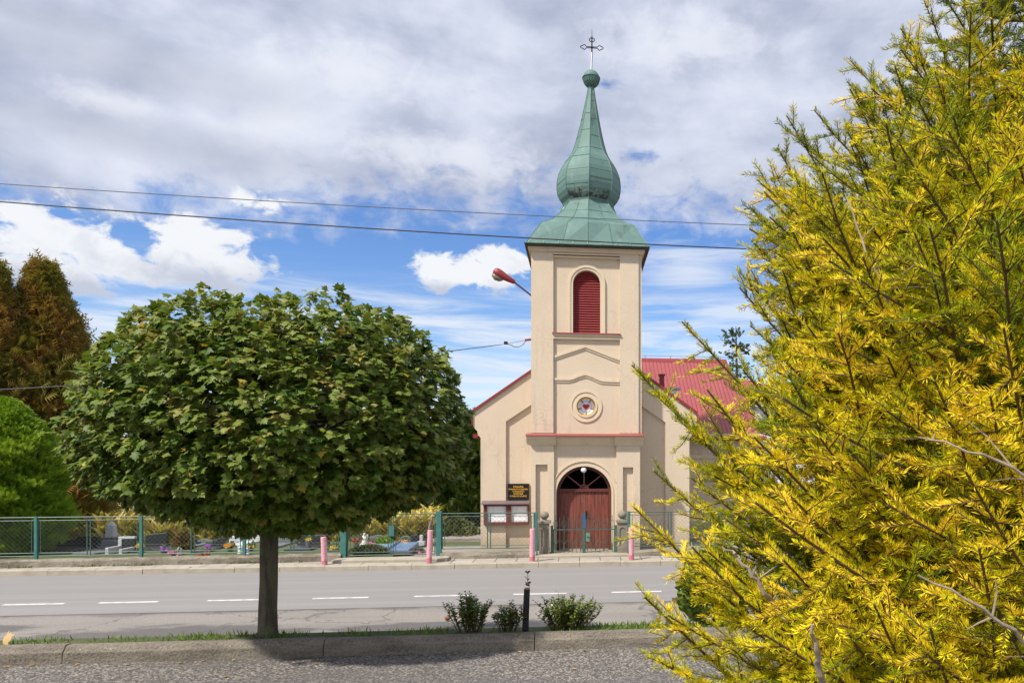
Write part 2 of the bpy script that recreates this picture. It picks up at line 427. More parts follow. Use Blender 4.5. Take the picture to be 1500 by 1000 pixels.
def asphalt(name, kind):
    m, gg, bs = newmat(name)
    o = gg.n.new('ShaderNodeTexCoord').outputs['Object']
    x, y, z = gg.sep(o)
    spk = gg.noise(o, 55 if kind != 'park' else 34, 6, 0.75)
    big = gg.noise(gg.vm('MULTIPLY', o, (0.25, 1.0, 1.0)), 1.1, 6, 0.6)
    if kind == 'new':
        c = gg.mix(gg.ss(spk, 0.3, 0.75), (0.178, 0.165, 0.157), (0.262, 0.246, 0.235))
        c = gg.mix(gg.m('MULTIPLY', gg.ss(big, 0.4, 0.7), 0.5), c, (0.205, 0.192, 0.186))
        # worn wheel tracks running along the lane
        tr = gg.noise(gg.vm('MULTIPLY', o, (0.04, 2.2, 1.0)), 1.0, 4, 0.6)
        c = gg.mix(gg.m('MULTIPLY', gg.ss(tr, 0.45, 0.7), 0.35), c, (0.29, 0.273, 0.263))
        dist, stren = 0.008, 0.3
    elif kind == 'old':
        c = gg.mix(gg.ss(spk, 0.32, 0.72), (0.165, 0.145, 0.128), (0.345, 0.31, 0.275))
        c = gg.mix(gg.m('MULTIPLY', gg.ss(big, 0.42, 0.62), 0.6), c, (0.185, 0.165, 0.15))
        # crumbling seam against the newer surface
        wob = gg.m('ADD', y, gg.m('MULTIPLY', gg.m('SUBTRACT', gg.noise(gg.vm('MULTIPLY', o, (0.5, 1, 1)), 2.0, 7, 0.65), 0.5), 1.1))
        seam = gg.m('MULTIPLY', gg.ss(wob, 13.55, 13.95), gg.m('SUBTRACT', 1.0, gg.ss(wob, 13.95, 14.25)))
        c = gg.mix(gg.m('MULTIPLY', seam, 0.75), c, (0.085, 0.075, 0.07))
        # cracks
        cr = gg.voro(gg.vm('ADD', o, gg.vm('SCALE', gg.xyz(gg.noise(o, 2), gg.noise(o, 2.7), 0.0), None)), 0.55, 'DISTANCE_TO_EDGE')[0]
        crk = gg.m('SUBTRACT', 1.0, gg.ss(cr, 0.004, 0.02))
        c = gg.mix(gg.m('MULTIPLY', crk, 0.6), c, (0.075, 0.065, 0.06))

        # patches of darker asphalt colour with noisy edges
        def patch(px, py, rx, ry):
            dx = gg.m('DIVIDE', gg.m('SUBTRACT', x, px), rx)
            dy = gg.m('DIVIDE', gg.m('SUBTRACT', y, py), ry)
            return gg.m('SUBTRACT', 1.0, gg.m('SQRT', gg.m('ADD', gg.m('MULTIPLY', dx, dx), gg.m('MULTIPLY', dy, dy))))
        p = gg.m('MAXIMUM', patch(-6.1, 11.9, 2.6, 0.95), patch(-9.9, 12.7, 1.6, 0.7))
        p = gg.m('MAXIMUM', p, patch(-2.6, 12.2, 1.5, 0.35))
        p = gg.ss(gg.m('ADD', p, gg.m('MULTIPLY', gg.m('SUBTRACT', gg.noise(gg.vm('MULTIPLY', o, (0.4, 1, 1)), 3, 6, 0.65), 0.5), 1.6)), 0.0, 0.35)
        c = gg.mix(gg.m('MULTIPLY', p, 0.8), c, gg.mix(gg.ss(spk, 0.3, 0.7), (0.06, 0.055, 0.053), (0.115, 0.105, 0.10)))
        dist, stren = 0.02, 0.6
    else:
        ag = gg.voro(o, 56, 'F1')
        c = gg.mix(gg.ss(ag[0], 0.1, 0.75), (0.195, 0.172, 0.150), (0.060, 0.052, 0.045))
        rnd = gg.sep(ag[1])[0]
        c = gg.mix(gg.m('MULTIPLY', gg.ss(rnd, 0.55, 0.95), 0.75), c, (0.42, 0.375, 0.33))
        c = gg.mix(gg.m('MULTIPLY', gg.ss(rnd, 0.3, 0.0), 0.6), c, (0.05, 0.044, 0.042))
        c = gg.mix(gg.m('MULTIPLY', gg.ss(gg.noise(gg.vm('MULTIPLY', o, (0.45, 1.2, 1)), 1.4, 5), 0.45, 0.65), 0.5), c, (0.10, 0.09, 0.085))
        dist, stren = 0.02, 0.8
    gg.l.new(c, bs.inputs['Base Color'])
    bs.inputs['Roughness'].default_value = 0.9
    b = gg.n.new('ShaderNodeBump')
    b.inputs['Strength'].default_value = stren
    b.inputs['Distance'].default_value = dist
    gg.l.new(spk, b.inputs['Height'])
    gg.l.new(b.outputs[0], bs.inputs['Normal'])
    return m


asph_new = asphalt('smooth_asphalt', 'new')
asph_old = asphalt('old_asphalt', 'old')
asph_park = asphalt('coarse_asphalt', 'park')


def slabs():
    m, gg, bs = newmat('pavement_slabs')
    o = gg.n.new('ShaderNodeTexCoord').outputs['Object']
    br = gg.n.new('ShaderNodeTexBrick')
    br.offset = 0.0
    gg.l.new(o, br.inputs['Vector'])
    br.inputs['Scale'].default_value = 1.0
    br.inputs['Brick Width'].default_value = 0.52
    br.inputs['Row Height'].default_value = 0.52
    br.inputs['Mortar Size'].default_value = 0.014
    br.inputs['Color1'].default_value = (0.40, 0.36, 0.30, 1)
    br.inputs['Color2'].default_value = (0.33, 0.295, 0.245, 1)
    br.inputs['Mortar'].default_value = (0.12, 0.10, 0.065, 1)
    n = gg.noise(o, 2.5, 6)
    c = gg.mix(gg.m('MULTIPLY', gg.ss(n, 0.45, 0.7), 0.55), br.outputs['Color'], (0.24, 0.21, 0.165))
    c = gg.mix(gg.m('MULTIPLY', gg.ss(gg.noise(o, 45, 4), 0.45, 0.75), 0.3), c, (0.2, 0.18, 0.15))
    gg.l.new(c, bs.inputs['Base Color'])
    bs.inputs['Roughness'].default_value = 0.92
    b = gg.n.new('ShaderNodeBump')
    b.inputs['Strength'].default_value = 0.6
    b.inputs['Distance'].default_value = 0.02
    gg.l.new(gg.m('SUBTRACT', gg.noise(o, 40, 4), br.outputs['Fac']), b.inputs['Height'])
    gg.l.new(b.outputs[0], bs.inputs['Normal'])
    return m


slab_m = slabs()


def kerbmat():
    m, gg, bs = newmat('lichened_concrete')
    o = gg.n.new('ShaderNodeTexCoord').outputs['Object']
    n = gg.noise(gg.vm('MULTIPLY', o, (0.5, 1, 2.5)), 3.2, 7, 0.65)
    f = gg.noise(o, 48, 5, 0.7)
    c = gg.mix(gg.ss(n, 0.35, 0.68), (0.235, 0.20, 0.155), (0.125, 0.105, 0.080))
    c = gg.mix(gg.m('MULTIPLY', gg.ss(f, 0.42, 0.72), 0.55), c, (0.30, 0.262, 0.21))
    c = gg.mix(gg.m('MULTIPLY', gg.ss(f, 0.5, 0.28), 0.7), c, (0.055, 0.046, 0.036))
    wv = gg.vm('ADD', o, gg.xyz(0.0, 0.0, gg.noise(o, 9, 3)))
    sp = gg.voro(wv, 16, 'F1')
    keep = gg.ss(gg.sep(sp[1])[1], 0.72, 0.78)
    spot = gg.m('MULTIPLY', gg.m('SUBTRACT', 1.0, gg.ss(sp[0], 0.10, 0.19)), keep)
    zone = gg.ss(gg.noise(o, 0.9, 3), 0.36, 0.52)
    c = gg.mix(gg.m('MULTIPLY', gg.m('MULTIPLY', spot, zone), 0.85), c, (0.56, 0.54, 0.46))
    gg.l.new(c, bs.inputs['Base Color'])
    bs.inputs['Roughness'].default_value = 0.95
    b = gg.n.new('ShaderNodeBump')
    b.inputs['Strength'].default_value = 0.9
    b.inputs['Distance'].default_value = 0.02
    gg.l.new(gg.m('ADD', f, gg.noise(o, 12, 4)), b.inputs['Height'])
    gg.l.new(b.outputs[0], bs.inputs['Normal'])
    return m


kerb_m = kerbmat()
paint_line = simple('worn_white_paint', (0.62, 0.61, 0.60), 0.8, [(7, 0.45, 0.68, (0.30, 0.285, 0.275), 0.75, O1), (60, 0.5, 0.7, (0.27, 0.255, 0.245), 0.6, O1)])
maple_m = leafmat('maple_leaf', [(0.0, (0.050, 0.100, 0.010)), (0.35, (0.120, 0.175, 0.020)), (0.62, (0.205, 0.240, 0.045)), (0.82, (0.285, 0.28, 0.08)), (0.93, (0.29, 0.215, 0.045)), (1.0, (0.50, 0.38, 0.03))],
                  0.5, 0.30, 0.25, (0.55, 0.52, 0.68, (0.24, 0.175, 0.05), 0.35))
spruce_m = leafmat('spruce_needle', [(0.0, (0.035, 0.085, 0.004)), (0.25, (0.10, 0.17, 0.006)), (0.5, (0.31, 0.345, 0.006)), (0.72, (0.66, 0.575, 0.008)), (0.9, (0.82, 0.66, 0.012)), (1.0, (0.86, 0.62, 0.03))], 0.6, 0.16, 0.16)
thuja_m = leafmat('thuja_green', [(0.0, (0.075, 0.18, 0.010)), (0.5, (0.19, 0.32, 0.022)), (1.0, (0.36, 0.46, 0.05))], 0.6, 0.35, 0.3)
brown_m = leafmat('thuja_brown', [(0.0, (0.15, 0.115, 0.03)), (0.4, (0.30, 0.18, 0.05)), (0.7, (0.44, 0.24, 0.07)), (1.0, (0.32, 0.27, 0.06))], 0.7, 0.3, 0.2, (0.9, 0.36, 0.58, (0.17, 0.175, 0.034), 0.8))
dark_m = leafmat('dark_conifer', [(0.0, (0.022, 0.05, 0.012)), (0.5, (0.055, 0.095, 0.02)), (1.0, (0.13, 0.17, 0.03))], 0.6, 0.2, 0.3)
olive_m = leafmat('olive_shrub', [(0.0, (0.05, 0.072, 0.018)), (0.5, (0.10, 0.125, 0.03)), (1.0, (0.16, 0.165, 0.04))], 0.6, 0.25, 0.3)
amber_m = leafmat('amber_shrub', [(0.0, (0.12, 0.072, 0.018)), (0.5, (0.21, 0.12, 0.025)), (1.0, (0.17, 0.15, 0.03))], 0.6, 0.25, 0.3)
bush_m = leafmat('glossy_bush', [(0.0, (0.06, 0.10, 0.016)), (0.5, (0.135, 0.19, 0.03)), (0.85, (0.21, 0.24, 0.05)), (1.0, (0.17, 0.09, 0.05))], 0.28, 0.18, 0.6)
corn_m = leafmat('ripening_corn', [(0.0, (0.17, 0.25, 0.04)), (0.35, (0.38, 0.38, 0.08)), (0.7, (0.64, 0.50, 0.15)), (1.0, (0.74, 0.60, 0.28))], 0.7, 0.3, 0.2)
grass_m = leafmat('verge_grass', [(0.0, (0.06, 0.13, 0.012)), (0.5, (0.12, 0.22, 0.02)), (0.9, (0.20, 0.28, 0.04)), (1.0, (0.30, 0.25, 0.08))], 0.6, 0.3, 0.3)
larch_m = leafmat('larch_needles', [(0.0, (0.06, 0.095, 0.05)), (1.0, (0.12, 0.16, 0.08))], 0.6, 0.2, 0.3)
lime_m = leafmat('fresh_green_leaf', [(0.0, (0.04, 0.12, 0.012)), (1.0, (0.12, 0.28, 0.025))], 0.5, 0.3, 0.3)


# ------------------------------------------------------------------ object helpers
def tag(o, label=None, cat=None, group=None, kind=None):
    if label:
        o['label'] = label
    if cat:
        o['category'] = cat
    if group:
        o['group'] = group
    if kind:
        o['kind'] = kind
    return o


def thing(name, label, cat, loc=(0, 0, 0), group=None):
    o = bpy.data.objects.new(name, None)
    o.empty_display_size = 0.2
    o.location = loc
    COL.objects.link(o)
    return tag(o, label, cat, group)


def copy_tree(o, parent=None):
    c = o.copy()
    COL.objects.link(c)
    if parent:
        c.parent = parent
    for ch in [q for q in bpy.data.objects if q.parent == o]:
        copy_tree(ch, c)
    return c


class MB:
    def __init__(s):
        s.v = []
        s.f = []

    def add(s, vs, fs):
        k = len(s.v)
        s.v += [tuple(q) for q in vs]
        s.f += [tuple(i + k for i in f) for f in fs]

    def box(s, x0, x1, y0, y1, z0, z1):
        s.add([(x0, y0, z0), (x1, y0, z0), (x1, y1, z0), (x0, y1, z0), (x0, y0, z1), (x1, y0, z1), (x1, y1, z1), (x0, y1, z1)],
              [(0, 3, 2, 1), (4, 5, 6, 7), (0, 1, 5, 4), (1, 2, 6, 5), (2, 3, 7, 6), (3, 0, 4, 7)])

    def prism(s, poly, y0, y1):
        n = len(poly)
        s.add([(x, y0, z) for x, z in poly] + [(x, y1, z) for x, z in poly],
              [tuple(range(n)), tuple(range(2 * n - 1, n - 1, -1))] + [(i, i + n, (i + 1) % n + n, (i + 1) % n) for i in range(n)])

    def prism_x(s, poly, x0, x1):          # poly of (y, z)
        n = len(poly)
        s.add([(x0, y, z) for y, z in poly] + [(x1, y, z) for y, z in poly],
              [tuple(range(n)), tuple(range(2 * n - 1, n - 1, -1))] + [(i, i + n, (i + 1) % n + n, (i + 1) % n) for i in range(n)])

    def tube(s, pts, r, n=6, cap=True, rot=0.0):
        pts = [Vector(p) for p in pts]
        k = len(pts)
        rs = [float(q) for q in r] if isinstance(r, (list, tuple)) else [float(r)] * k
        rings = []
        pu = None
        for i, p in enumerate(pts):
            d = (pts[min(i + 1, k - 1)] - pts[max(i - 1, 0)]).normalized()
            if pu is None:
                pu = Vector((0, 0, 1)) if abs(d.z) < 0.9 else Vector((0, -1, 0))
            a = d.cross(pu).normalized()
            b = a.cross(d).normalized()
            pu = b
            rings += [p + rs[i] * (math.cos(2 * PI * j / n + rot) * a + math.sin(2 * PI * j / n + rot) * b) for j in range(n)]
        fs = [(i * n + j, i * n + (j + 1) % n, (i + 1) * n + (j + 1) % n, (i + 1) * n + j) for i in range(k - 1) for j in range(n)]
        if cap:
            fs += [tuple(range(n - 1, -1, -1)), tuple((k - 1) * n + j for j in range(n))]
        s.add(rings, fs)

    def lathe(s, prof, cx, cy, n=16, cz=0.0, ph=0.0):
        vs = [(cx + r * math.cos(2 * PI * j / n + ph), cy + r * math.sin(2 * PI * j / n + ph), cz + z) for r, z in prof for j in range(n)]
        k = len(prof)
        fs = [(i * n + j, i * n + (j + 1) % n, (i + 1) * n + (j + 1) % n, (i + 1) * n + j) for i in range(k - 1) for j in range(n)]
        fs += [tuple(range(n - 1, -1, -1)), tuple((k - 1) * n + j for j in range(n))]
        s.add(vs, fs)

    def ball(s, c, r, n=10, sq=1.0):
        s.lathe([(max(r * math.sin(PI * i / n), 1e-4), -r * sq * math.cos(PI * i / n)) for i in range(n + 1)], c[0], c[1], 2 * n, c[2])

    def wall_arch(s, x0, x1, z0, z1, ac, ar, spring, abase, y0, y1, n=24):
        s.add([(x0, y0, z0), (ac - ar, y0, z0), (ac - ar, y0, z1), (x0, y0, z1)], [(0, 1, 2, 3)])
        s.add([(ac + ar, y0, z0), (x1, y0, z0), (x1, y0, z1), (ac + ar, y0, z1)], [(0, 1, 2, 3)])
        if abase > z0:
            s.add([(ac - ar, y0, z0), (ac + ar, y0, z0), (ac + ar, y0, abase), (ac - ar, y0, abase)], [(0, 1, 2, 3)])
        arc = [(ac - ar * math.cos(PI * i / n), spring + ar * math.sin(PI * i / n)) for i in range(n + 1)]
        for (xa, za), (xb, zb) in zip(arc, arc[1:]):
            s.add([(xa, y0, za), (xb, y0, zb), (xb, y0, z1), (xa, y0, z1)], [(0, 1, 2, 3)])
        ol = [(ac - ar, abase)] + arc + [(ac + ar, abase)]
        for (xa, za), (xb, zb) in zip(ol, ol[1:]):
            s.add([(xa, y0, za), (xa, y1, za), (xb, y1, zb), (xb, y0, zb)], [(0, 1, 2, 3)])
        if abase > z0:
            s.add([(ac - ar, y0, abase), (ac + ar, y0, abase), (ac + ar, y1, abase), (ac - ar, y1, abase)], [(0, 1, 2, 3)])

    def wall_hole(s, x0, x1, z0, z1, cx_, cz_, r, y0, y1, n=32):
        s.add([(x0, y0, z0), (cx_ - r, y0, z0), (cx_ - r, y0, z1), (x0, y0, z1)], [(0, 1, 2, 3)])
        s.add([(cx_ + r, y0, z0), (x1, y0, z0), (x1, y0, z1), (cx_ + r, y0, z1)], [(0, 1, 2, 3)])
        for sg, ze in ((1, z1), (-1, z0)):
            arc = [(cx_ - r * math.cos(PI * i / n), cz_ + sg * r * math.sin(PI * i / n)) for i in range(n + 1)]
            for (xa, za), (xb, zb) in zip(arc, arc[1:]):
                q = [(xa, y0, za), (xb, y0, zb), (xb, y0, ze), (xa, y0, ze)]
                s.add(q, [(0, 1, 2, 3)] if sg > 0 else [(3, 2, 1, 0)])
                s.add([(xa, y0, za), (xa, y1, za), (xb, y1, zb), (xb, y0, zb)], [(0, 1, 2, 3)])

    def band(s, path_in, path_out, y0, y1, closed=False):
        n = len(path_in)
        vs = [(x, y0, z) for x, z in path_in] + [(x, y0, z) for x, z in path_out] + [(x, y1, z) for x, z in path_in] + [(x, y1, z) for x, z in path_out]
        fs = []
        for i in range(n if closed else n - 1):
            j = (i + 1) % n
            fs += [(i, j, n + j, n + i), (n + i, n + j, 3 * n + j, 3 * n + i), (j, i, 2 * n + i, 2 * n + j)]
        if not closed:
            fs += [(0, n, 3 * n, 2 * n), (n - 1, 2 * n - 1 + 0, 4 * n - 1, 3 * n - 1)]
        s.add(vs, fs)

    def build(s, name, mat, parent=None, smooth=False, bevel=0.0):
        me = bpy.data.meshes.new(name)
        me.from_pydata(s.v, [], s.f)
        me.validate()
        me.update()
        if smooth:
            me.polygons.foreach_set('use_smooth', [True] * len(me.polygons))
        me.materials.append(mat)
        o = bpy.data.objects.new(name, me)
        COL.objects.link(o)
        if parent:
            o.parent = parent
            w = Vector((0, 0, 0))
            p = parent
            while p:
                w += p.location
                p = p.parent
            me.transform(__import__('mathutils').Matrix.Translation(-w))
        if bevel:
            b = o.modifiers.new('bevel', 'BEVEL')
            b.width = bevel
            b.segments = 2
            b.limit_method = 'ANGLE'
        return o


def np_mesh(name, V, Fc, mat, parent=None, var=None, smooth=False):
    """V (N,3), Fc (M,k) equal-sized faces"""
    me = bpy.data.meshes.new(name)
    V = np.ascontiguousarray(V, dtype=np.float32)
    off = np.zeros(3, np.float32)
    p = parent
    while p:
        off += np.array(p.location, np.float32)
        p = p.parent
    V = V - off
    me.vertices.add(len(V))
    me.vertices.foreach_set('co', V.ravel())
    k = Fc.shape[1]
    me.loops.add(Fc.size)
    me.loops.foreach_set('vertex_index', np.ascontiguousarray(Fc, dtype=np.int32).ravel())
    me.polygons.add(len(Fc))
    me.polygons.foreach_set('loop_start', np.arange(0, Fc.size, k, dtype=np.int32))
    if smooth:
        me.polygons.foreach_set('use_smooth', np.ones(len(Fc), dtype=bool))
    if var is not None:
        at_ = me.attributes.new('var', 'FLOAT', 'POINT')
        at_.data.foreach_set('value', np.ascontiguousarray(var, dtype=np.float32))
    me.update(calc_edges=True)
    me.materials.append(mat)
    o = bpy.data.objects.new(name, me)
    COL.objects.link(o)
    if parent:
        o.parent = parent
    return o


def unit(a):
    return a / np.maximum(np.linalg.norm(a, axis=-1, keepdims=True), 1e-9)


def leaves_geo(P, Dr, Nr, size, shape, faces):
    """place a small leaf polygon (shape: k x 3, x right, y along, z normal) at each point"""
    y = unit(Dr)
    x = unit(np.cross(y, Nr))
    z = np.cross(x, y)
    S = np.asarray(shape, float)
    sz = np.asarray(size, float).reshape(-1, 1, 1)
    V = P[:, None, :] + sz * (S[None, :, 0:1] * x[:, None] + S[None, :, 1:2] * y[:, None] + S[None, :, 2:3] * z[:, None])
    k = len(S)
    Fc = np.asarray(faces)[None] + (np.arange(len(P)) * k)[:, None, None]
    return V.reshape(-1, 3), Fc.reshape(-1, Fc.shape[-1]), k


SPRAY = ([(0, 0, 0), (0.28, 0.35, -0.05), (0.12, 0.45, 0.03), (0.25, 0.75, -0.06), (0, 1, 0.0), (-0.25, 0.7, -0.06), (-0.12, 0.45, 0.03), (-0.28, 0.3, -0.05)],
         [(0, 1, 2), (0, 2, 6), (0, 6, 7), (2, 3, 4), (2, 4, 6), (6, 4, 5)])
OVAL = ([(0, 0, 0), (0.3, 0.35, 0.06), (0.22, 0.75, 0.04), (0, 1, -0.05), (-0.22, 0.75, 0.04), (-0.3, 0.35, 0.06)],
        [(0, 1, 2), (0, 2, 3), (0, 3, 4), (0, 4, 5)])


def feather():
    V, Fc = [(0, 0, 0), (0.03, 0.5, 0), (0, 1, 0), (-0.03, 0.5, 0)], [(0, 1, 2), (0, 2, 3)]
    for i in range(5):
        y = 0.08 + 0.17 * i
        w = 0.40 * (1 - 0.12 * i)
        for sg in (-1, 1):
            k = len(V)
            V += [(0, y, 0), (sg * w, y + 0.26, -0.05), (0, y + 0.12, 0.02)]
            Fc.append((k, k + 1, k + 2))
    return V, Fc


FEATHER = feather()


def at(u, v, d):
    t = (u - CX) / FPX
    Y = d / (CA - t * SA)
    return Y * (SA + t * CA), H - (v - HZ) / FPX * Y


def X(u, d):
    return at(u, HZ, d)[0]


def Z(u, v, d):
    return at(u, v, d)[1]


def gp(u, v, z):
    """the point at height z that the photograph shows at pixel u, v"""
    t = (u - CX) / FPX
    Y = (H - z) * FPX / (v - HZ)
    return Y * (SA + t * CA), Y * (CA - t * SA)


# ================================================================== SETTING
def sheet(name, prof, x0, x1, mat, nx=40, kind='structure'):
    xs = np.linspace(x0, x1, nx)
    V = np.array([(x, y, z) for x in xs for y, z in prof])
    k = len(prof)
    Fc = np.array([(i * k + j, (i + 1) * k + j, (i + 1) * k + j + 1, i * k + j + 1) for i in range(nx - 1) for j in range(k - 1)])
    return tag(np_mesh(name, V, Fc, mat), kind=kind)


PK, KT = 0.5, 0.668
sheet('ground', [(8.59, KT - 0.005), (8.98, KT - 0.02), (10.6, -0.03), (18.75, -0.03), (19.2, 0.09), (23.4, 0.16), (26.0, -0.95), (34, -1.1), (60, -1.7), (200, -2.2), (900, -2.5)], -500, 500, soil_grass)
sheet('parking_lot', [(-60, PK), (8.50, PK)], -200, 200, asph_park)
sheet('road_shoulder', [(10.55, -0.004), (14.22, -0.004)], -200, 200, asph_old)
sheet('road', [(13.86, 0.0), (18.62, 0.0)], -200, 200, asph_new)
sheet('pavement', [(18.74, 0.125), (20.72, 0.135)], -120, 120, slab_m)
sheet('churchyard', [(19.95, 0.139), (36, 0.16)], -4.6, 30, gravel_m)

mb = MB()
x = -60.0
while x < 60:
    w = 1.0
    j = random.uniform(-0.008, 0.008)
    mb.prism_x([(18.60 + j, -0.05), (18.61 + j, 0.105 + j), (18.635 + j, 0.13 + j), (18.745, 0.13 + j), (18.745, -0.05)], x + 0.008, x + w)
    x += w
tag(mb.build('far_kerb', kerb_far_m), kind='structure')

mb = MB()
xs = sorted([X(94, 8.5), X(475, 8.5), X(783, 8.5)])
cuts = [xs[0] - 3.1 * i for i in range(12, 0, -1)] + xs + [xs[-1] + 2.7 * i for i in range(1, 12)]
for a, b in zip(cuts, cuts[1:]):
    j = random.uniform(-0.010, 0.010)
    k = random.uniform(-0.006, 0.006)
    n = 10
    for i in range(n):
        pass
    prof = [(8.455 + j, 0.45), (8.465 + j, 0.612 + k), (8.485 + j, 0.628 + k), (8.512 + j, 0.668 + k), (8.53 + j, 0.680 + k), (8.60 + j, 0.682 + k), (8.61 + j, 0.45)]
    mb.prism_x(prof, a + 0.006, b - 0.002)
tag(mb.build('kerb', kerb_m, bevel=0.008), kind='structure')

for i, (ua, ub) in enumerate([(5, 95), (145.6, 232), (304, 392), (458, 540), (607, 687), (752, 830), (896, 969), (-140, -45), (1040, 1105), (1175, 1235)]):
    mb = MB()
    x0, x1 = X(ua, 14.92), X(ub, 14.92)
    mb.box(x0, x1, 14.875, 14.965, 0.0, 0.005)
    tag(mb.build('road_marking', paint_line), kind='structure')

# step in front of the church gate and sill of the cemetery gate
mb = MB()
mb.box(X(784, 19.4), X(927, 19.4), 19.42, 20.5, 0.1, 0.185)
tag(mb.build('gate_step', kerb_far_m, bevel=0.015), kind='structure')
mb = MB()
mb.box(X(486, 19.05), X(655, 19.05), 19.0, 19.55, 0.1, 0.205)
tag(mb.build('cemetery_gate_sill', kerb_far_m, bevel=0.02), kind='structure')
# cemetery lawn
sheet('cemetery_ground', [(19.4, 0.20), (23.35, 0.21), (23.9, -0.06)], -40, -4.7, soil_grass)

# ================================================================== CHURCH
YP, YPM, YT, YTP, YF, YFR = 20.60, 20.68, 20.90, 20.98, 21.50, 21.58
church = thing('church', 'cream stuccoed church with a square tower and green copper onion spire', 'church', (X(858, 22), 22.0, 0.12))
GZ = 0.10
xc = X(858.5, YT)
tx0, tx1 = X(778, YT), X(940, YT)
th = (tx1 - tx0) / 2
xc = (tx0 + tx1) / 2
TYC = YT + th

# ---- facade
k = lambda u, v, d=YF: at(u, v, d)
fl = [k(704, 810), k(704, 641), k(700.5, 637), k(699, 631), k(696, 628), k(692.5, 622), k(692.5, 604)]
apz = Z(776, 546, YF) + (X(858, YF) - X(776, YF)) * (Z(776, 546, YF) - Z(692.5, 604, YF)) / (X(776, YF) - X(692.5, YF))
fl[0] = (fl[0][0], GZ)
pa, pb = k(741, 617), k(776, 594)
inz = pb[1] + (xc - pb[0]) * (pb[1] - pa[1]) / (pb[0] - pa[0])
left = fl + [(xc, apz), (xc, inz), pa, (pa[0], GZ)]
mir = lambda poly: [(2 * xc - x_, z_) for x_, z_ in poly][::-1]
mb = MB()
mb.prism(left, YF, YF + 0.08)
mb.prism(mir(left), YF, YF + 0.08)
full = fl + [(xc, apz)] + mir(fl)
mb.prism(full, YF + 0.08, YF + 0.5)
facade = mb.build('facade', stucco, church)
mb = MB()
for sgn in (1, -1):
    q = [(xc + sgn * (x_ - xc), z_) for x_, z_ in (fl[-1], (xc, apz))]
    (xa, za), (xb, zb) = q
    mb.prism([(xa, za + 0.002), (xb, zb + 0.002), (xb, zb + 0.075), (xa - sgn * 0.03 * 1, za + 0.06)], YF - 0.06, YF + 0.56)
    xe = xa - sgn * 0.028
    mb.prism([(min(xe, xe + sgn * 0.024), Z(692, 622, YF)), (max(xe, xe + sgn * 0.024), Z(692, 622, YF)), (max(xe, xe + sgn * 0.024), za), (min(xe, xe + sgn * 0.024), za)], YF - 0.05, YF + 0.55)
mb.build('coping', red_paint, facade)

# ---- nave behind
nx0, nx1 = fl[0][0] + 0.06, 2 * xc - fl[0][0] - 0.06
mb = MB()
ez = Z(700, 632, YF)
mb.box(nx0, nx1, YF + 0.5, 40.0, -2.2, ez)
mb.prism([(nx0, ez), (nx1, ez), (xc, apz - 0.35)], 39.9, 40.0)
mb.build('nave_wall', stucco, church)
mb = MB()
for sgn in (1, -1):
    xa, xb = xc + sgn * (nx1 - xc + 0.22), xc
    mb.prism([(xa, ez - 0.12), (xb, apz - 0.3), (xb, apz - 0.2), (xa, ez - 0.02)], YF + 0.5, 40.3)
nroof = mb.build('nave_roof', roof_red, church)
mb = MB()
mb.box(nx0 - 0.34, nx0 - 0.22, YF + 0.52, 40.2, ez - 0.16, ez - 0.05)
mb.build('gutter', red_paint, nroof)

# ---- cross wing to the right
WY, WR, WB = 26.0, 30.2, 34.4
wx1 = X(1113, WY)
wez = Z(1060, 634, WY)
wrz = Z(1000, 527, WR)
mb = MB()
mb.box(nx1 - 0.1, wx1, WY, WB, GZ - 0.2, wez)
wing = mb.build('wing_wall', stucco, church)
mb = MB()
mb.box(nx1, wx1 + 0.02, WY - 0.04, WY - 0.002, Z(1030, 671, WY), Z(1030, 666, WY))
mb.build('string_course', trim_m, wing)
mb = MB()
ux = X(1043, WY)
mb.box(ux - 0.13, ux + 0.13, WY - 0.03, WY - 0.002, Z(1043, 662, WY), Z(1043, 644, WY))
wf = mb.build('window_frame', white_m, wing)
mb = MB()
mb.box(nx1 - 0.1, wx1 + 0.06, WY - 0.22, WY - 0.002, wez - 0.14, wez - 0.02)
mb.build('cornice', trim_m, wing)
mb = MB()
ov = 0.3
exr = wx1 + 0.12
hr = X(1064, WR)
sl = (wrz - wez) / (WR - WY)
zl = wez - sl * ov + 0.06
x00 = xc
P1 = [(x00, WY - ov, zl), (exr, WY - ov, zl), (hr, WR, wrz), (x00, WR, wrz)]
P2 = [(x00, WB + ov, zl), (exr, WB + ov, zl), (hr, WR, wrz), (x00, WR, wrz)]
mb.add(P1 + [(p[0], p[1], p[2] - 0.08) for p in P1], [(0, 1, 2, 3), (7, 6, 5, 4), (0, 4, 5, 1), (1, 5, 6, 2)])
mb.add(P2 + [(p[0], p[1], p[2] - 0.08) for p in P2], [(3, 2, 1, 0), (4, 5, 6, 7), (1, 5, 4, 0)])
mb.add([(exr, WY - ov, zl), (exr, WB + ov, zl), (hr, WR, wrz)], [(0, 1, 2)])
wroof = mb.build('wing_roof', roof_red, church)
mb = MB()
mb.tube([(nx1 + 0.2, WY - ov - 0.06, zl - 0.03), (exr + 0.03, WY - ov - 0.06, zl - 0.03)], 0.085, 8)
mb.build('gutter', red_paint, wroof)
mb = MB()
mb.prism_x([(WR - 0.16, wrz - 0.10), (WR, wrz + 0.05), (WR + 0.16, wrz - 0.10), (WR, wrz + 0.01)], x00, hr)
mb.build('ridge_cap', red_paint, wroof)
mb = MB()
for u in (945, 982, 1016, 1040):
    mb.tube([(X(u, WR), WR, wrz), (X(u, WR), WR, wrz + 0.16)], 0.016, 5)
mb.tube([(X(935, WR), WR, wrz + 0.15), (hr, WR, wrz + 0.13)], 0.012, 5)
mb.build('lightning_conductor', steel, wroof)
mb = MB()
c0, c1 = at(966.5, 572, 23.2), at(973, 550, 23.2)
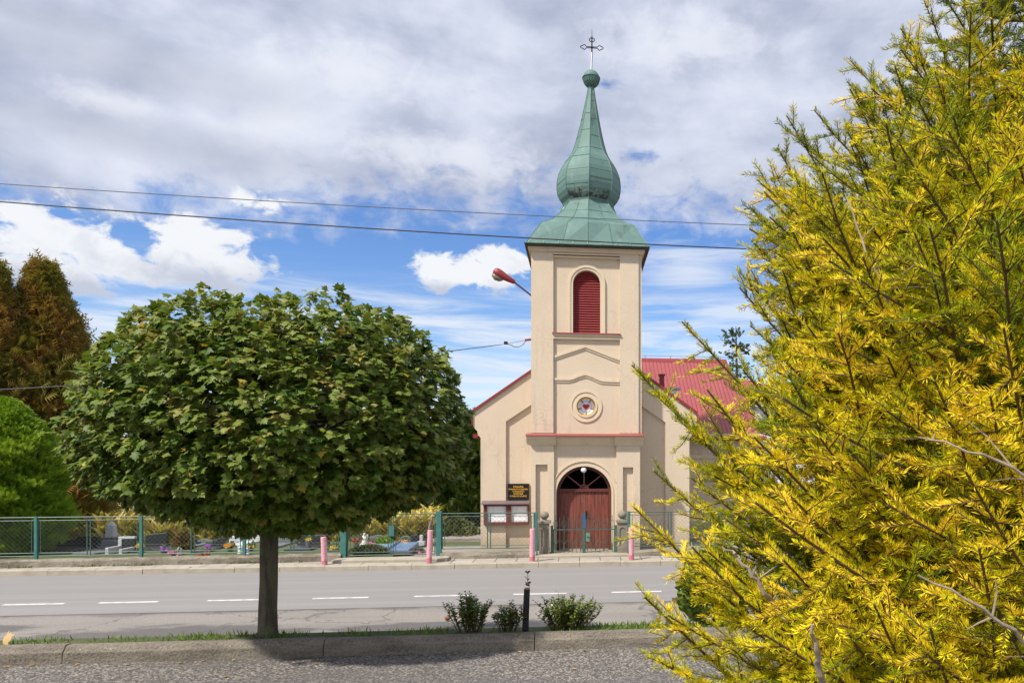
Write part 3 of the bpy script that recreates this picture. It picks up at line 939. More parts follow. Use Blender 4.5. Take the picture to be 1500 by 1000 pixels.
mb.box(c0[0], c1[0], 23.2, 23.36, c0[1] - 0.7, c1[1])
mb.box(c0[0] - 0.03, c1[0] + 0.03, 23.17, 23.39, c1[1], c1[1] + 0.05)
mb.build('flue', red_paint, church)
mb = MB()
c0, c1 = at(981, 592, 23.0), at(993, 570, 23.0)
for i in range(5):
    z0 = c0[1] + (c1[1] - c0[1]) * i / 5
    mb.box(c0[0], c1[0], 23.0, 23.3, z0, z0 + (c1[1] - c0[1]) / 5 - 0.02)
mb.box(c0[0] + 0.02, c1[0] - 0.02, 23.03, 23.27, c0[1] - 1.0, c1[1] - 0.03)
chim = mb.build('chimney', white_m, church)
mb = MB()
mb.box(c0[0] - 0.09, c1[0] + 0.09, 22.92, 23.38, c1[1], c1[1] + 0.05)
mb.build('chimney_cap', granite_l, chim)

# ---- tower
ztop = Z(860, 364, YT)
zpc = Z(858, 634, YT)
px0, px1 = X(810.5, YT), X(908, YT)
zpt = Z(860, 372, YT)
mb = MB()
mb.box(tx0, px0, YT, YTP + 0.3, zpc, ztop)                        # left pilaster
xr = X(935.5, YT)
mb.box(px1, xr, YT, YTP + 0.3, zpc, ztop)                         # right pilaster
mb.box(xr, tx1, YT + 0.05, YTP + 0.3, zpc, ztop)
mb.box(px0, px1, YT, YTP + 0.3, zpt, ztop)                        # head of the panel
bz0, bz1 = Z(858, 490, YT), Z(859, 395, YT)
bw = (X(879.3, YTP) - X(839.5, YTP)) / 2
bc = (X(879.3, YTP) + X(839.5, YTP)) / 2
zmid = Z(858, 497, YT)
mb.wall_arch(px0, px1, bz0, zpt, bc, bw, bz1 - bw, bz0 + 0.001, YTP, YTP + 0.28)
rc, rz = at(858.5, 595, YTP)
rr = 13.8 * 20.7 / FPX
mb.wall_hole(px0, px1, zpc, bz0, rc, rz, rr, YTP, YTP + 0.2)
mb.box(tx0, tx1, YTP + 0.3, YT + 2 * th, zpc, ztop)
mb.box(tx0 + 0.01, tx1 - 0.01, YT + 0.06, YT + 2 * th - 0.01, 0.05, zpc)
tower = mb.build('tower', stucco, church)
mb = MB()                                                         # mouldings of the panel
for off, h_ in ((0.0, 0.035), (0.075, 0.03)):
    mb.box(px0, px1, YT + 0.02 - 0.045, YTP + 0.02, zpt - off - h_ - 0.002, zpt - off - 0.002)
def strip(pts, w, y0, y1):
    lo = [(x_, z_ - w / 2) for x_, z_ in pts]
    hi = [(x_, z_ + w / 2) for x_, z_ in pts]
    mb.band(lo, hi, y0, y1)
mb.build('panel_moulding', trim_m, tower)
mb = MB()
strip([at(811, 523, YTP), at(857.5, 507.5, YTP), at(907.5, 527, YTP)], 0.065, YTP - 0.045, YTP + 0.01)
strip([at(811, 526.5, YTP), at(857.5, 511, YTP), at(907.5, 530.5, YTP)], 0.04, YTP - 0.025, YTP + 0.01)
mb.build('gable_moulding', trim_m, tower)
mb = MB()
wav = [(811, 555), (833, 555.5), (840, 554), (848, 550.5), (857.5, 548), (867, 551), (875, 555), (883, 557.5), (907.5, 558.5)]
strip([at(u, v, YTP) for u, v in wav], 0.065, YTP - 0.045, YTP + 0.01)
strip([at(u, v + 3.5, YTP) for u, v in wav], 0.04, YTP - 0.025, YTP + 0.01)
mb.build('wave_moulding', trim_m, tower)
mb = MB()
# cornice under the eaves
for i, (e, z0, z1) in enumerate(((0.045, ztop - 0.12, ztop - 0.06), (0.085, ztop - 0.06, ztop + 0.02))):
    mb.box(tx0 - e, tx1 + e, YT - e, YT + 2 * th + e, z0, z1)
mb.build('eaves_cornice', trim_m, tower)

# belfry window
bel = MB()
def arcpath(r, base, spring, c, n=24):
    return [(c - r, base)] + [(c - r * math.cos(PI * i / n), spring + r * math.sin(PI * i / n)) for i in range(n + 1)] + [(c + r, base)]
sp = bz1 - bw
bel.band(arcpath(bw + 0.005, bz0, sp, bc), arcpath(bw + 0.07, bz0, sp, bc), YTP - 0.03, YTP + 0.05)
bel.band(arcpath(bw + 0.071, bz0, sp, bc), arcpath(bw + 0.135, bz0, sp, bc), YTP - 0.05, YTP + 0.01)
belfry = bel.build('belfry_window', trim_m, church)
mb = MB()
n = 26
zt = bz1
for i in range(n):
    z0 = bz0 + (zt - bz0) * i / n
    z1 = bz0 + (zt - bz0) * (i + 1) / n
    zm = (z0 + z1) / 2
    hw = bw if zm < sp else math.sqrt(max(bw * bw - (zm - sp) ** 2, 0.0004))
    hw -= 0.004
    mb.add([(bc - hw, YTP + 0.10, z0), (bc + hw, YTP + 0.10, z0), (bc + hw, YTP + 0.15, z1 + 0.01), (bc - hw, YTP + 0.15, z1 + 0.01),
            (bc - hw, YTP + 0.125, z0 - 0.012), (bc + hw, YTP + 0.125, z0 - 0.012)], [(0, 1, 2, 3), (4, 5, 1, 0)])
mb.prism(arcpath(bw - 0.002, bz0, sp, bc), YTP + 0.17, YTP + 0.2)
mb.build('louvre_shutter', red_paint, belfry)
mb = MB()
zs = Z(858, 489.5, YT)
mb.box(px0 - 0.03, px1 + 0.02, YT - 0.06, YTP, zs, zs + 0.03)
mb.build('sill_flashing', flash_m, belfry)
mb = MB()
mb.box(px0, px1 - 0.002, YT - 0.03, YTP + 0.01, zs - 0.055, zs - 0.001)
mb.box(px0, px1 - 0.002, YT + 0.0, YTP + 0.01, zs - 0.13, zs - 0.0555)
mb.build('sill', trim_m, belfry)

# rose window
def circ(r, c=(rc, rz), n=40, a0=0.0):
    return [(c[0] + r * math.cos(2 * PI * i / n + a0), c[1] + r * math.sin(2 * PI * i / n + a0)) for i in range(n)]
mb = MB()
mb.band(circ(rr + 0.004), circ(rr + 0.05), YTP - 0.035, YTP + 0.02, True)
mb.band(circ(rr + 0.051), circ(rr + 0.13), YTP - 0.012, YTP + 0.02, True)
mb.band(circ(rr + 0.131), circ(rr + 0.18), YTP - 0.03, YTP + 0.02, True)
rose = mb.build('rose_window', trim_m, church)
mb = MB()
mb.band(circ(rr * 0.885), circ(rr * 0.99), YTP + 0.10, YTP + 0.16, True)
mb.build('gilt_rim', gold_m, rose)
mb = MB()
R1 = rr * 0.88
mb.prism(circ(R1, n=36), YTP + 0.13, YTP + 0.15)
mb.build('glass', opal, rose)
mb = MB()
for kk in range(5):
    a = -PI / 2 + kk * 2 * PI / 5
    ca, sa = math.cos(a), math.sin(a)
    w = 0.012
    pts = [(rc + ca * r_ - sa * s_ * w, rz + sa * r_ + ca * s_ * w) for r_, s_ in ((R1 * 0.55, -1), (R1 * 0.99, -1.8), (R1 * 0.99, 1.8), (R1 * 0.55, 1))]
    mb.prism(pts, YTP + 0.119, YTP + 0.129)
mb.band(circ(R1 * 0.66), circ(R1 * 0.69), YTP + 0.121, YTP + 0.129, True)
mb.build('lead_line', simple('grey_lead', (0.22, 0.20, 0.26), 0.6), rose)
mb = MB()
heart = []
for i in range(40):
    t_ = 2 * PI * i / 40
    heart.append((rc + R1 * 0.43 / 16 * 16 * math.sin(t_) ** 3, rz + R1 * 0.43 / 16 * (13 * math.cos(t_) - 5 * math.cos(2 * t_) - 2 * math.cos(3 * t_) - math.cos(4 * t_))))
mb.prism(heart, YTP + 0.110, YTP + 0.118)
mb.build('heart', simple('red_glass', (0.62, 0.012, 0.03), 0.25), rose)
mb = MB()
mb.box(rc - 0.012, rc + 0.012, YTP + 0.101, YTP + 0.109, rz - R1 * 0.25, rz + R1 * 0.22)
mb.box(rc - 0.045, rc - 0.0125, YTP + 0.101, YTP + 0.109, rz + 0.0, rz + 0.024)
mb.box(rc + 0.0125, rc + 0.045, YTP + 0.101, YTP + 0.109, rz + 0.0, rz + 0.024)
mb.build('cross_mark', simple('dark_red_glass', (0.06, 0.01, 0.012), 0.4), rose)

# ---- porch
qx0, qx1 = X(778, YP), X(937.5, YP)
mx0, mx1 = X(811.5, YP), X(903, YP)
pz = Z(858, 651, YP)
dc, dw = (X(815, YPM) + X(896, YPM)) / 2, (X(896, YPM) - X(815, YPM)) / 2
dtop = Z(856, 683.5, YPM)
dsp = dtop - dw * 0.98
mb = MB()
mb.wall_arch(mx0, mx1, GZ, pz + 0.1, dc, dw, dsp, GZ + 0.001, YPM, YPM + 0.32)
def pil(x0, x1, n0, n1, nz):
    mb.box(x0, n0, YP, YPM + 0.2, GZ, pz + 0.1)
    mb.box(n1, x1, YP, YPM + 0.2, GZ, pz + 0.1)
    mb.box(n0, n1, YP, YPM + 0.2, nz, pz + 0.1)
    mb.box(n0, n1, YPM + 0.02, YPM + 0.2, GZ, nz)
pil(qx0, mx0, X(784.5, YP), X(802, YP), Z(793, 680, YP))
pil(mx1, qx1, X(912.5, YP), X(927.5, YP), Z(920, 684, YP))
mb.box(qx0, qx0 + 0.06, YPM + 0.2, YF, GZ, pz + 0.1)
mb.box(qx1 - 0.06, qx1, YPM + 0.2, YF, GZ, pz + 0.1)
porch = mb.build('porch', stucco, church)
mb = MB()
mb.band(arcpath(dw + 0.004, GZ, dsp, dc), arcpath(dw + 0.055, GZ, dsp, dc), YPM - 0.03, YPM + 0.02)
mb.band(arcpath(dw + 0.0555, GZ, dsp, dc), arcpath(dw + 0.13, GZ, dsp, dc), YPM - 0.012, YPM + 0.01)
mb.band(arcpath(dw + 0.1305, GZ, dsp, dc), arcpath(dw + 0.165, GZ, dsp, dc), YPM - 0.04, YPM + 0.01)
mb.build('arch_moulding', trim_m, porch)
mb = MB()
czt = Z(858, 639, YP - 0.2)
prof = [(0.0, pz - 0.02), (-0.03, pz - 0.015), (-0.035, pz + 0.03), (-0.06, pz + 0.06), (-0.10, pz + 0.12), (-0.17, pz + 0.165), (-0.18, czt), (0.1, czt)]
xm = 0.055
for (a, b, y0) in ((X(771.5, YP) + 0.0, mx0 + xm, YP), (mx0 + xm + 0.0005, mx1 - xm - 0.0005, YPM), (mx1 - xm, X(942, YP), YP)):
    mb.prism_x([(y0 + p_, z_) for p_, z_ in prof] + [(y0 + 0.1, pz - 0.02)], a, b)
mb.build('cornice', trim_m, porch)
mb = MB()
a, b = X(770.5, YP), X(943, YP)
mb.prism_x([(YP - 0.22, czt + 0.003), (YP - 0.22, czt + 0.035), (YT + 0.0, czt + 0.10), (YT + 0.0, czt + 0.003)], a, b)
mb.prism_x([(YT + 0.001, czt + 0.003), (YT + 0.001, czt + 0.098), (YF, czt + 0.12), (YF, czt + 0.003)], a, tx0 - 0.001)
mb.build('cornice_flashing', flash_m, porch)

# ---- door
dY = YPM + 0.26
ztr = Z(856, 717.5, dY)
mb = MB()
mb.band(arcpath(dw - 0.075, GZ, dsp, dc), arcpath(dw - 0.002, GZ, dsp, dc), dY - 0.04, dY + 0.05)
mb.box(dc - dw + 0.075, dc + dw - 0.075, dY - 0.045, dY + 0.05, ztr - 0.04, ztr + 0.04)
door = mb.build('door', wood_frame, church)
for sgn in (-1, 1):
    mb = MB()
    xa = dc + (0.006 if sgn > 0 else -(dw - 0.077))
    xb = dc + ((dw - 0.077) if sgn > 0 else -0.006)
    npl = 7
    for i in range(npl):
        p0 = xa + (xb - xa) * i / npl
        p1 = xa + (xb - xa) * (i + 1) / npl
        jj = random.uniform(0, 0.006)
        mb.box(p0 + 0.003, p1 - 0.003, dY + jj, dY + 0.04, GZ + 0.1, ztr - 0.042)
    lf = mb.build('door_leaf', wood_red, door, bevel=0.004)
mb = MB()
mb.box(dc + 0.04, dc + 0.08, dY - 0.012, dY - 0.001, 1.0, 1.22)
mb.tube([(dc + 0.06, dY - 0.012, 1.13), (dc + 0.06, dY - 0.06, 1.13), (dc + 0.16, dY - 0.06, 1.12)], 0.011, 6)
mb.build('door_handle', iron, door)
mb = MB()
fr = dw - 0.076
base_z = ztr + 0.041
fan = [p for p in arcpath(fr, base_z, dsp, dc)]
mb.prism(fan, dY + 0.02, dY + 0.03)
mb.build('fanlight', glass_dark, door)
mb = MB()
hub = (dc, base_z)
for ang in (38, 90, 142):
    a = math.radians(ang)
    L = 0.58 if ang != 90 else 0.52
    ca, sa = math.cos(a), math.sin(a)
    w = 0.017
    mb.prism([(hub[0] - sa * w, hub[1] + ca * w), (hub[0] + sa * w, hub[1] - ca * w if ang != 90 else hub[1]), (hub[0] + ca * L + sa * w, hub[1] + sa * L - ca * w), (hub[0] + ca * L - sa * w, hub[1] + sa * L + ca * w)], dY - 0.01, dY + 0.018)
mb.band([(hub[0] + 0.09 * math.cos(PI * i / 12), hub[1] + 0.09 * math.sin(PI * i / 12)) for i in range(13)], [(hub[0] + 0.12 * math.cos(PI * i / 12), hub[1] + 0.12 * math.sin(PI * i / 12)) for i in range(13)], dY - 0.012, dY + 0.017)
mb.build('glazing_bar', simple('faded_red_wood', (0.19, 0.05, 0.04), 0.6), door)

# ---- spire
zE = Z(860, 356.5, YT - 0.35)
eh = (X(952.5, YT - 0.28) - X(766.5, YT - 0.28)) / 2
SX = (X(952.5, YT - 0.28) + X(766.5, YT - 0.28)) / 2 + 0.01
SPX = at(0, 0, TYC)
YS = TYC / (CA - ((862 - CX) / FPX) * SA)
px = YS / FPX
zv = lambda v: H - (v - HZ) * px
lean = (zv(130) - zv(350))
prof = [(353, 0), (348, 75), (343, 66.5), (337, 59), (331, 53), (325, 48.5), (318, 44), (310, 40), (303, 36.5),
        (300, 37.5), (295, 41.5), (288, 44.8), (280, 46.2), (272, 46.3), (264, 45.5), (256, 43.5), (248, 40), (240, 35.3), (233, 30), (227, 26.4), (220, 23.6), (210, 20.6), (198, 17.6), (185, 14.6), (170, 11.6), (155, 8.6), (142, 6.2), (131, 4.4), (126, 4.2)]
rings = []
zn = zv(303)
def ring_at(z, r, bl):
    r = r * (1 - 0.07 * bl * (1 if z > zE + 0.06 else 0.25))
    xs_ = SX + (z - zE) * 0.0225
    pts = []
    for i in range(16):
        a = -PI / 2 + i * PI / 8
        if i % 2:
            rad = r * math.cos(PI / 8)
            sqr = r / max(abs(math.cos(a)), abs(math.sin(a)))
        else:
            rad = r
            sqr = r / max(abs(math.cos(a)), abs(math.sin(a)))
        q = rad * (1 - bl) + sqr * bl
        pts.append((xs_ + q * math.cos(a), TYC + q * math.sin(a), z))
    return pts
levels = [(zE, eh, 1.0), (zE + 0.05, eh - 0.03, 1.0)]
for v, r in prof[1:]:
    z = zv(v)
    bl = min(1, max(0, (zn - z) / (zn - zE))) ** 0.8 if z < zn else 0.0
    if z > zE + 0.07:
        levels.append((z, r * px, bl))
mb = MB()
allp = []
for z, r, bl in levels:
    allp += ring_at(z, r, bl)
K_ = len(levels)
mb.add(allp, [(i * 16 + j, i * 16 + (j + 1) % 16, (i + 1) * 16 + (j + 1) % 16, (i + 1) * 16 + j) for i in range(K_ - 1) for j in range(16)] + [tuple((K_ - 1) * 16 + j for j in range(16))])
spire = mb.build('spire', copper, church)
mb = MB()
R_ = [ring_at(*l) for l in levels]
for j in range(16):
    kmax = K_ if j % 2 == 0 else next(i for i, l in enumerate(levels) if l[2] == 0)
    if j % 2 == 0 or True:
        mb.tube([R_[i][j] for i in range(1, kmax)], 0.013, 4, cap=False)
for vv, faces_ in ((340, range(16)), (322, range(0, 16)), (304, range(16)), (283, (14, 15, 2, 3)), (274, (0, 1, 12, 13)), (262, (2, 3, 0, 1, 14, 15)), (240, (14, 15, 12, 13)), (246, (0, 1, 2, 3)), (225, (14, 15, 0, 1)), (205, (12, 13, 0, 1)), (196, (14, 15)), (178, (0, 1, 12, 13)), (170, (14, 15)), (150, (0, 1))):
    z = zv(vv)
    for i in range(K_ - 1):
        if levels[i][0] <= z <= levels[i + 1][0]:
            t_ = (z - levels[i][0]) / (levels[i + 1][0] - levels[i][0])
            l = tuple(a_ + (b_ - a_) * t_ for a_, b_ in zip(levels[i], levels[i + 1]))
            rg = ring_at(*l)
            for j in faces_:
                mb.tube([rg[j], rg[(j + 1) % 16]], 0.009, 4, cap=False)
mb.build('standing_seam', copper_dark, spire)
mb = MB()                                                        # bare dark patches low on the bulb
for j in (14, 15, 0, 1):
    zz = [zv(300.5), zv(296), zv(289)] if j < 14 else [zv(300.5), zv(294), zv(283)]
    def ringv(z):
        for i in range(K_ - 1):
            if levels[i][0] <= z <= levels[i + 1][0]:
                t_ = (z - levels[i][0]) / (levels[i + 1][0] - levels[i][0])
                return ring_at(*(a_ + (b_ - a_) * t_ for a_, b_ in zip(levels[i], levels[i + 1])))
    rows = [ringv(z) for z in zz]
    vs = []
    for rw_i, rw in enumerate(rows):
        pa_, pb_ = Vector(rw[j]), Vector(rw[(j + 1) % 16])
        nn = ((pa_ + pb_) / 2 - Vector((SX, TYC, pa_.z))).normalized() * 0.004
        for q in range(7):
            p_ = pa_.lerp(pb_, 0.06 + 0.88 * q / 6) + nn
            if rw_i == 2:
                p_.z += random.uniform(-0.13, 0.01)
                # stay on the facet: slide back along the bulb's slope
                pr = ringv(p_.z)
                p_ = Vector(pr[j]).lerp(Vector(pr[(j + 1) % 16]), 0.06 + 0.88 * q / 6) + nn
            vs.append(p_)
    mb.add(vs, [(r_ * 7 + q, r_ * 7 + q + 1, r_ * 7 + 8 + q, r_ * 7 + 7 + q) for r_ in range(2) for q in range(6)])
mb.build('stained_sheet', copper_stain, spire)
mb = MB()                                                        # boarded soffit and fascia
mb.box(SX - eh + 0.02, SX + eh - 0.02, TYC - eh + 0.02, TYC + eh - 0.02, zE - 0.05, zE - 0.002)
mb.build('soffit', soffit_m, spire)
mb = MB()
for i in range(9):
    xx = SX - eh + 0.15 + (2 * eh - 0.3) * i / 8
    mb.tube([(xx, TYC - eh - 0.005, zE + 0.02), (xx, TYC - eh + 0.03, zE + 0.075)], 0.022, 5)
mb.tube([(SX - eh, TYC - eh, zE + 0.01), (SX + eh, TYC - eh, zE + 0.01)], 0.022, 6)
mb.build('eaves_trim', copper_dark, spire)
zb = zv(115.5)
bx = SX + (zb - zE) * 0.0225
rb = 12.3 * px
mb = MB()
mb.lathe([(rb * c_, rb * s_) for c_, s_ in [(0.36, -0.97), (0.62, -0.80), (0.84, -0.5), (0.97, -0.15), (1.0, 0.04), (0.97, 0.26), (0.84, 0.55), (0.6, 0.81), (0.3, 0.96), (0.05, 1.0)]], bx, TYC, 24, zb)
mb.lathe([(rb * 1.0, rb * 0.0), (rb * 1.08, rb * 0.02), (rb * 1.08, rb * 0.12), (rb * 0.99, rb * 0.16)], bx, TYC, 24, zb)
fin = mb.build('finial_ball', copper, spire, smooth=False)
mb = MB()
for i in range(20):
    a = 2 * PI * i / 20
    mb.tube([(bx + 1.01 * rb * c_ * math.cos(a), TYC + 1.01 * rb * c_ * math.sin(a), zb + rb * s_) for c_, s_ in ((0.4, -0.95), (0.64, -0.80), (0.86, -0.5), (0.99, -0.12))], 0.012, 4)
mb.build('gadroon', copper_dark, spire)
# cross
crz = zv(69.5)
crx = bx + 0.02
mb = MB()
mb.tube([(bx, TYC, zb + rb), (crx, TYC, zv(77))], 0.030, 8)
cross = mb.build('cross', steel, church)
mb = MB()
mb.tube([(crx, TYC, zv(77)), (crx, TYC, zv(54))], [0.022, 0.018], 6)
mb.tube([(crx, TYC, zv(54)), (crx, TYC, zv(43))], [0.014, 0.003], 5)
mb.tube([(crx - 1.5 * px, TYC, crz), (crx + 1.5 * px, TYC, crz)], 0.03, 6)
mb.build('cross_head', iron, cross)
for sgn in (-1, 1):
    mb = MB()
    o_ = lambda a_, b_: (crx + sgn * a_ * px, TYC, crz + b_ * px)
    for s2 in (1, -1):
        mb.tube([o_(0.2, s2 * 0.8), o_(1, s2 * 0.8), o_(8, s2 * 0.9), o_(9.5, s2 * 2.6), o_(11, s2 * 3.9), o_(13, s2 * 2.3), o_(15.8, s2 * 1.4), o_(16.8, 0)], 0.013, 5)
    mb.build('cross_arm', iron, cross)
mb = MB()
ring = [(crx + 3.7 * px * math.cos(2 * PI * i / 16), TYC, zv(58.5) + 2.9 * px * math.sin(2 * PI * i / 16)) for i in range(17)]
mb.tube(ring, 0.014, 5)
mb.build('cross_ring', iron, cross)

# ---- globe lamp above the door
lx, lz = at(855, 688, YPM - 0.02)
lamp = thing('door_lamp', 'white globe lamp hanging at the top of the church door arch', 'lamp', (lx, YPM + 0.03, dtop))
mb = MB()
mb.ball((lx, YPM + 0.03, lz), 0.078, 8)
mb.build('globe', opal, lamp, smooth=True)
mb = MB()
mb.lathe([(0.05, 0.0), (0.05, 0.05), (0.015, 0.055), (0.015, max(dtop - lz - 0.06, 0.07))], lx, YPM + 0.03, 12, lz + 0.06)
mb.build('lamp_holder', iron, lamp)

# ---- plaque and notice board on the facade
p0, p1 = at(743.8, 731.5, YF - 0.03), at(774.8, 708, YF - 0.03)
pq = thing('name_plaque', 'black plaque with gold lettering on the cream wall left of the porch', 'sign', ((p0[0] + p1[0]) / 2, YF, p0[1]))
mb = MB()
mb.box(p0[0], p1[0], YF - 0.03, YFR - 0.002, p0[1], p1[1])
mb.build('plaque_panel', black_m, pq, bevel=0.004)


def text_mesh(txt, size, cx_, cz_, y, mat, parent, name, width=None, depth=0.006):
    cu = bpy.data.curves.new(name, 'FONT')
    cu.body = txt
    cu.size = size
    cu.align_x = 'CENTER'
    cu.align_y = 'CENTER'
    cu.extrude = depth / 2
    cu.offset = 0.0012
    to = bpy.data.objects.new(name + '_tmp', cu)
    COL.objects.link(to)
    dg = bpy.context.evaluated_depsgraph_get()
    me = bpy.data.meshes.new_from_object(to.evaluated_get(dg))
    bpy.data.objects.remove(to)
    co = np.empty(len(me.vertices) * 3)
    me.vertices.foreach_get('co', co)
    co = co.reshape(-1, 3)
    sx = 1.0
    if width:
        sx = width / (co[:, 0].max() - co[:, 0].min())
    w = np.zeros(3)
    p = parent
    while p:
        w += np.array(p.location)
        p = p.parent
    new = np.stack([cx_ + co[:, 0] * sx, y - co[:, 2], cz_ + co[:, 1]], 1) - w
    me.vertices.foreach_set('co', new.ravel())
    me.update()
    me.materials.clear()
    me.materials.append(mat)
    o = bpy.data.objects.new(name, me)
    COL.objects.link(o)
    o.parent = parent
    return o


ph = p1[1] - p0[1]
pw = p1[0] - p0[0]
pcx = (p0[0] + p1[0]) / 2
for txt, fz, wf_, sz in (("PARAFIA", 0.80, 0.48, 0.075), ("EWANGELICKO-AUGSBURSKA", 0.65, 0.92, 0.055), ("W DROGOMYŚLU", 0.51, 0.56, 0.055), ("KOŚCIÓŁ", 0.37, 0.46, 0.075), ("W ZABŁOCIU SOLANCE", 0.22, 0.80, 0.06)):
    text_mesh(txt, sz, pcx, p0[1] + ph * fz, YF - 0.034, gold_m, pq, 'lettering', pw * wf_)

b0, b1 = at(708.3, 769, YF - 0.12), at(774.5, 738, YF - 0.12)
nb = thing('notice_board', 'brown wooden notice case with two papered panes on the church wall', 'notice board', ((b0[0] + b1[0]) / 2, YF, b0[1]))
mb = MB()
yb = YF - 0.12
fw = 0.085
bm = X(744.8, yb)
mb.box(b0[0], b1[0], yb, YF - 0.002, b0[1], b0[1] + fw)
mb.box(b0[0], b1[0], yb, YF - 0.002, b1[1] - 0.05, b1[1])
mb.box(b0[0], b0[0] + fw, yb, YF - 0.002, b0[1] + fw, b1[1] - 0.05)
mb.box(b1[0] - 0.03, b1[0], yb, YF - 0.002, b0[1] + fw, b1[1] - 0.05)
mb.box(bm - 0.065, bm + 0.065, yb - 0.004, YF - 0.002, b0[1] + fw, b1[1] - 0.05)
mb.build('case', wood_frame, nb, bevel=0.006)
for a, b in ((b0[0] + fw, bm - 0.065), (bm + 0.065, b1[0] - 0.03)):
    mb = MB()
    mb.box(a, b, YF - 0.05, YF - 0.04, b0[1] + fw, b1[1] - 0.05)
    bk = mb.build('papered_back', paper_m, nb)
    mb = MB()
    zz0, zz1 = b0[1] + fw + 0.02, b1[1] - 0.07
    mb.box(a + 0.02, a + (b - a) * 0.30, YF - 0.056, YF - 0.051, (zz0 + zz1) / 2 - 0.02, zz1)
    mb.box(a + (b - a) * 0.34, b - 0.03, YF - 0.056, YF - 0.051, zz0 + 0.12, zz1)
    mb.box(a + (b - a) * 0.30, b - 0.05, YF - 0.056, YF - 0.051, zz0, zz0 + 0.10)
    mb.build('notice', simple('notice_paper', (0.84, 0.84, 0.84), 0.6, [(70, 0.55, 0.65, (0.45, 0.47, 0.5), 0.5, (0.3, 1, 3))]), bk)
mb = MB()
mb.prism_x([(yb - 0.09, b1[1] + 0.0), (yb - 0.09, b1[1] + 0.03), (YF - 0.002, b1[1] + 0.10), (YF - 0.002, b1[1] + 0.002)], b0[0] - 0.05, b1[0] + 0.02)
mb.build('canopy', zinc_m, nb)

# ---- street lamp arm fixed to the tower's left side
sl_y = YT + 0.7
l0 = at(777.5, 433, sl_y)
l1 = at(753, 413, sl_y)
l2 = at(724, 397, sl_y)
lampo = thing('street_lamp', 'red street lamp on a slanting bracket from the tower side', 'street lamp', (tx0, sl_y, l0[1]))
mb = MB()
mb.tube([(tx0 + 0.02, sl_y, l0[1] - 0.04), (l1[0], sl_y, l1[1])], 0.026, 6)
mb.box(tx0 - 0.02, tx0 - 0.002, sl_y - 0.06, sl_y + 0.06, l0[1] - 0.16, l0[1] + 0.1)
mb.build('bracket_arm', simple('plum_paint', (0.09, 0.02, 0.035), 0.5), lampo)
mb = MB()
dv = Vector((l2[0] - l1[0], 0, l2[1] - l1[1]))
P_ = lambda t_, o_=0.0: (l1[0] + dv.x * t_ + o_ * 0.5, sl_y, l1[1] + dv.z * t_ + o_)
mb.tube([P_(-0.04), P_(0.0), P_(0.25), P_(0.5), P_(0.72), P_(0.9), P_(1.0), P_(1.04)], [0.04, 0.062, 0.085, 0.105, 0.13, 0.13, 0.09, 0.02], 12)
mb.build('lamp_housing', red_paint, lampo, smooth=True)
mb = MB()
mb.tube([P_(0.48, -0.085), P_(0.62, -0.10), P_(0.8, -0.11), P_(0.95, -0.085), P_(1.0, -0.06)], [0.03, 0.085, 0.10, 0.075, 0.02], 10)
mb.build('lamp_glass', simple('dusty_lamp_glass', (0.17, 0.15, 0.11), 0.2), lampo, smooth=True)

# ================================================================== FENCES, WALLS, GATES
def fy(x_):                                        # line of the front fence
    xg = X(648, 19.6)
    return 19.62 + min(0.0, (x_ - xg)) * 0.042


def fp(u):
    d = 19.6
    for _ in range(4):
        x_ = X(u, d)
        d = fy(x_)
    return x_, d


def low_wall(label, ua, ub, z1):
    xa, ya = fp(ua)
    xb, yb_ = fp(ub)
    n = max(4, int(abs(xb - xa) / 0.35))
    V, Fc = [], []
    prof = [(-0.14, 0.10), (-0.135, z1 - 0.05), (-0.10, z1), (0.10, z1), (0.14, z1 - 0.04), (0.14, 0.10)]
    for i in range(n + 1):
        x_ = xa + (xb - xa) * i / n
        y_ = ya + (yb_ - ya) * i / n
        for (p_, z_) in prof:
            V.append((x_, y_ + p_ + random.uniform(-0.012, 0.012), z_ + (random.uniform(-0.022, 0.012) if z_ > 0.2 else 0)))
    kq = len(prof)
    mbw = MB()
    mbw.add(V, [(i * kq + j, (i + 1) * kq + j, (i + 1) * kq + j + 1, i * kq + j + 1) for i in range(n) for j in range(kq - 1)] + [tuple(range(kq)), tuple(n * kq + j for j in range(kq - 1, -1, -1))])
    o = mbw.build('low_wall', concrete)
    return tag(o, label, 'wall', 'low walls under the fences')


WZ = 0.315
low_wall('long low stained concrete wall under the cemetery fence', -420, 501, WZ)
low_wall('short low concrete wall between the cemetery gate and the church gate', 646, 786, WZ - 0.04)
low_wall('low concrete wall right of the church gate behind the yellow spruce', 921, 1580, WZ - 0.03)


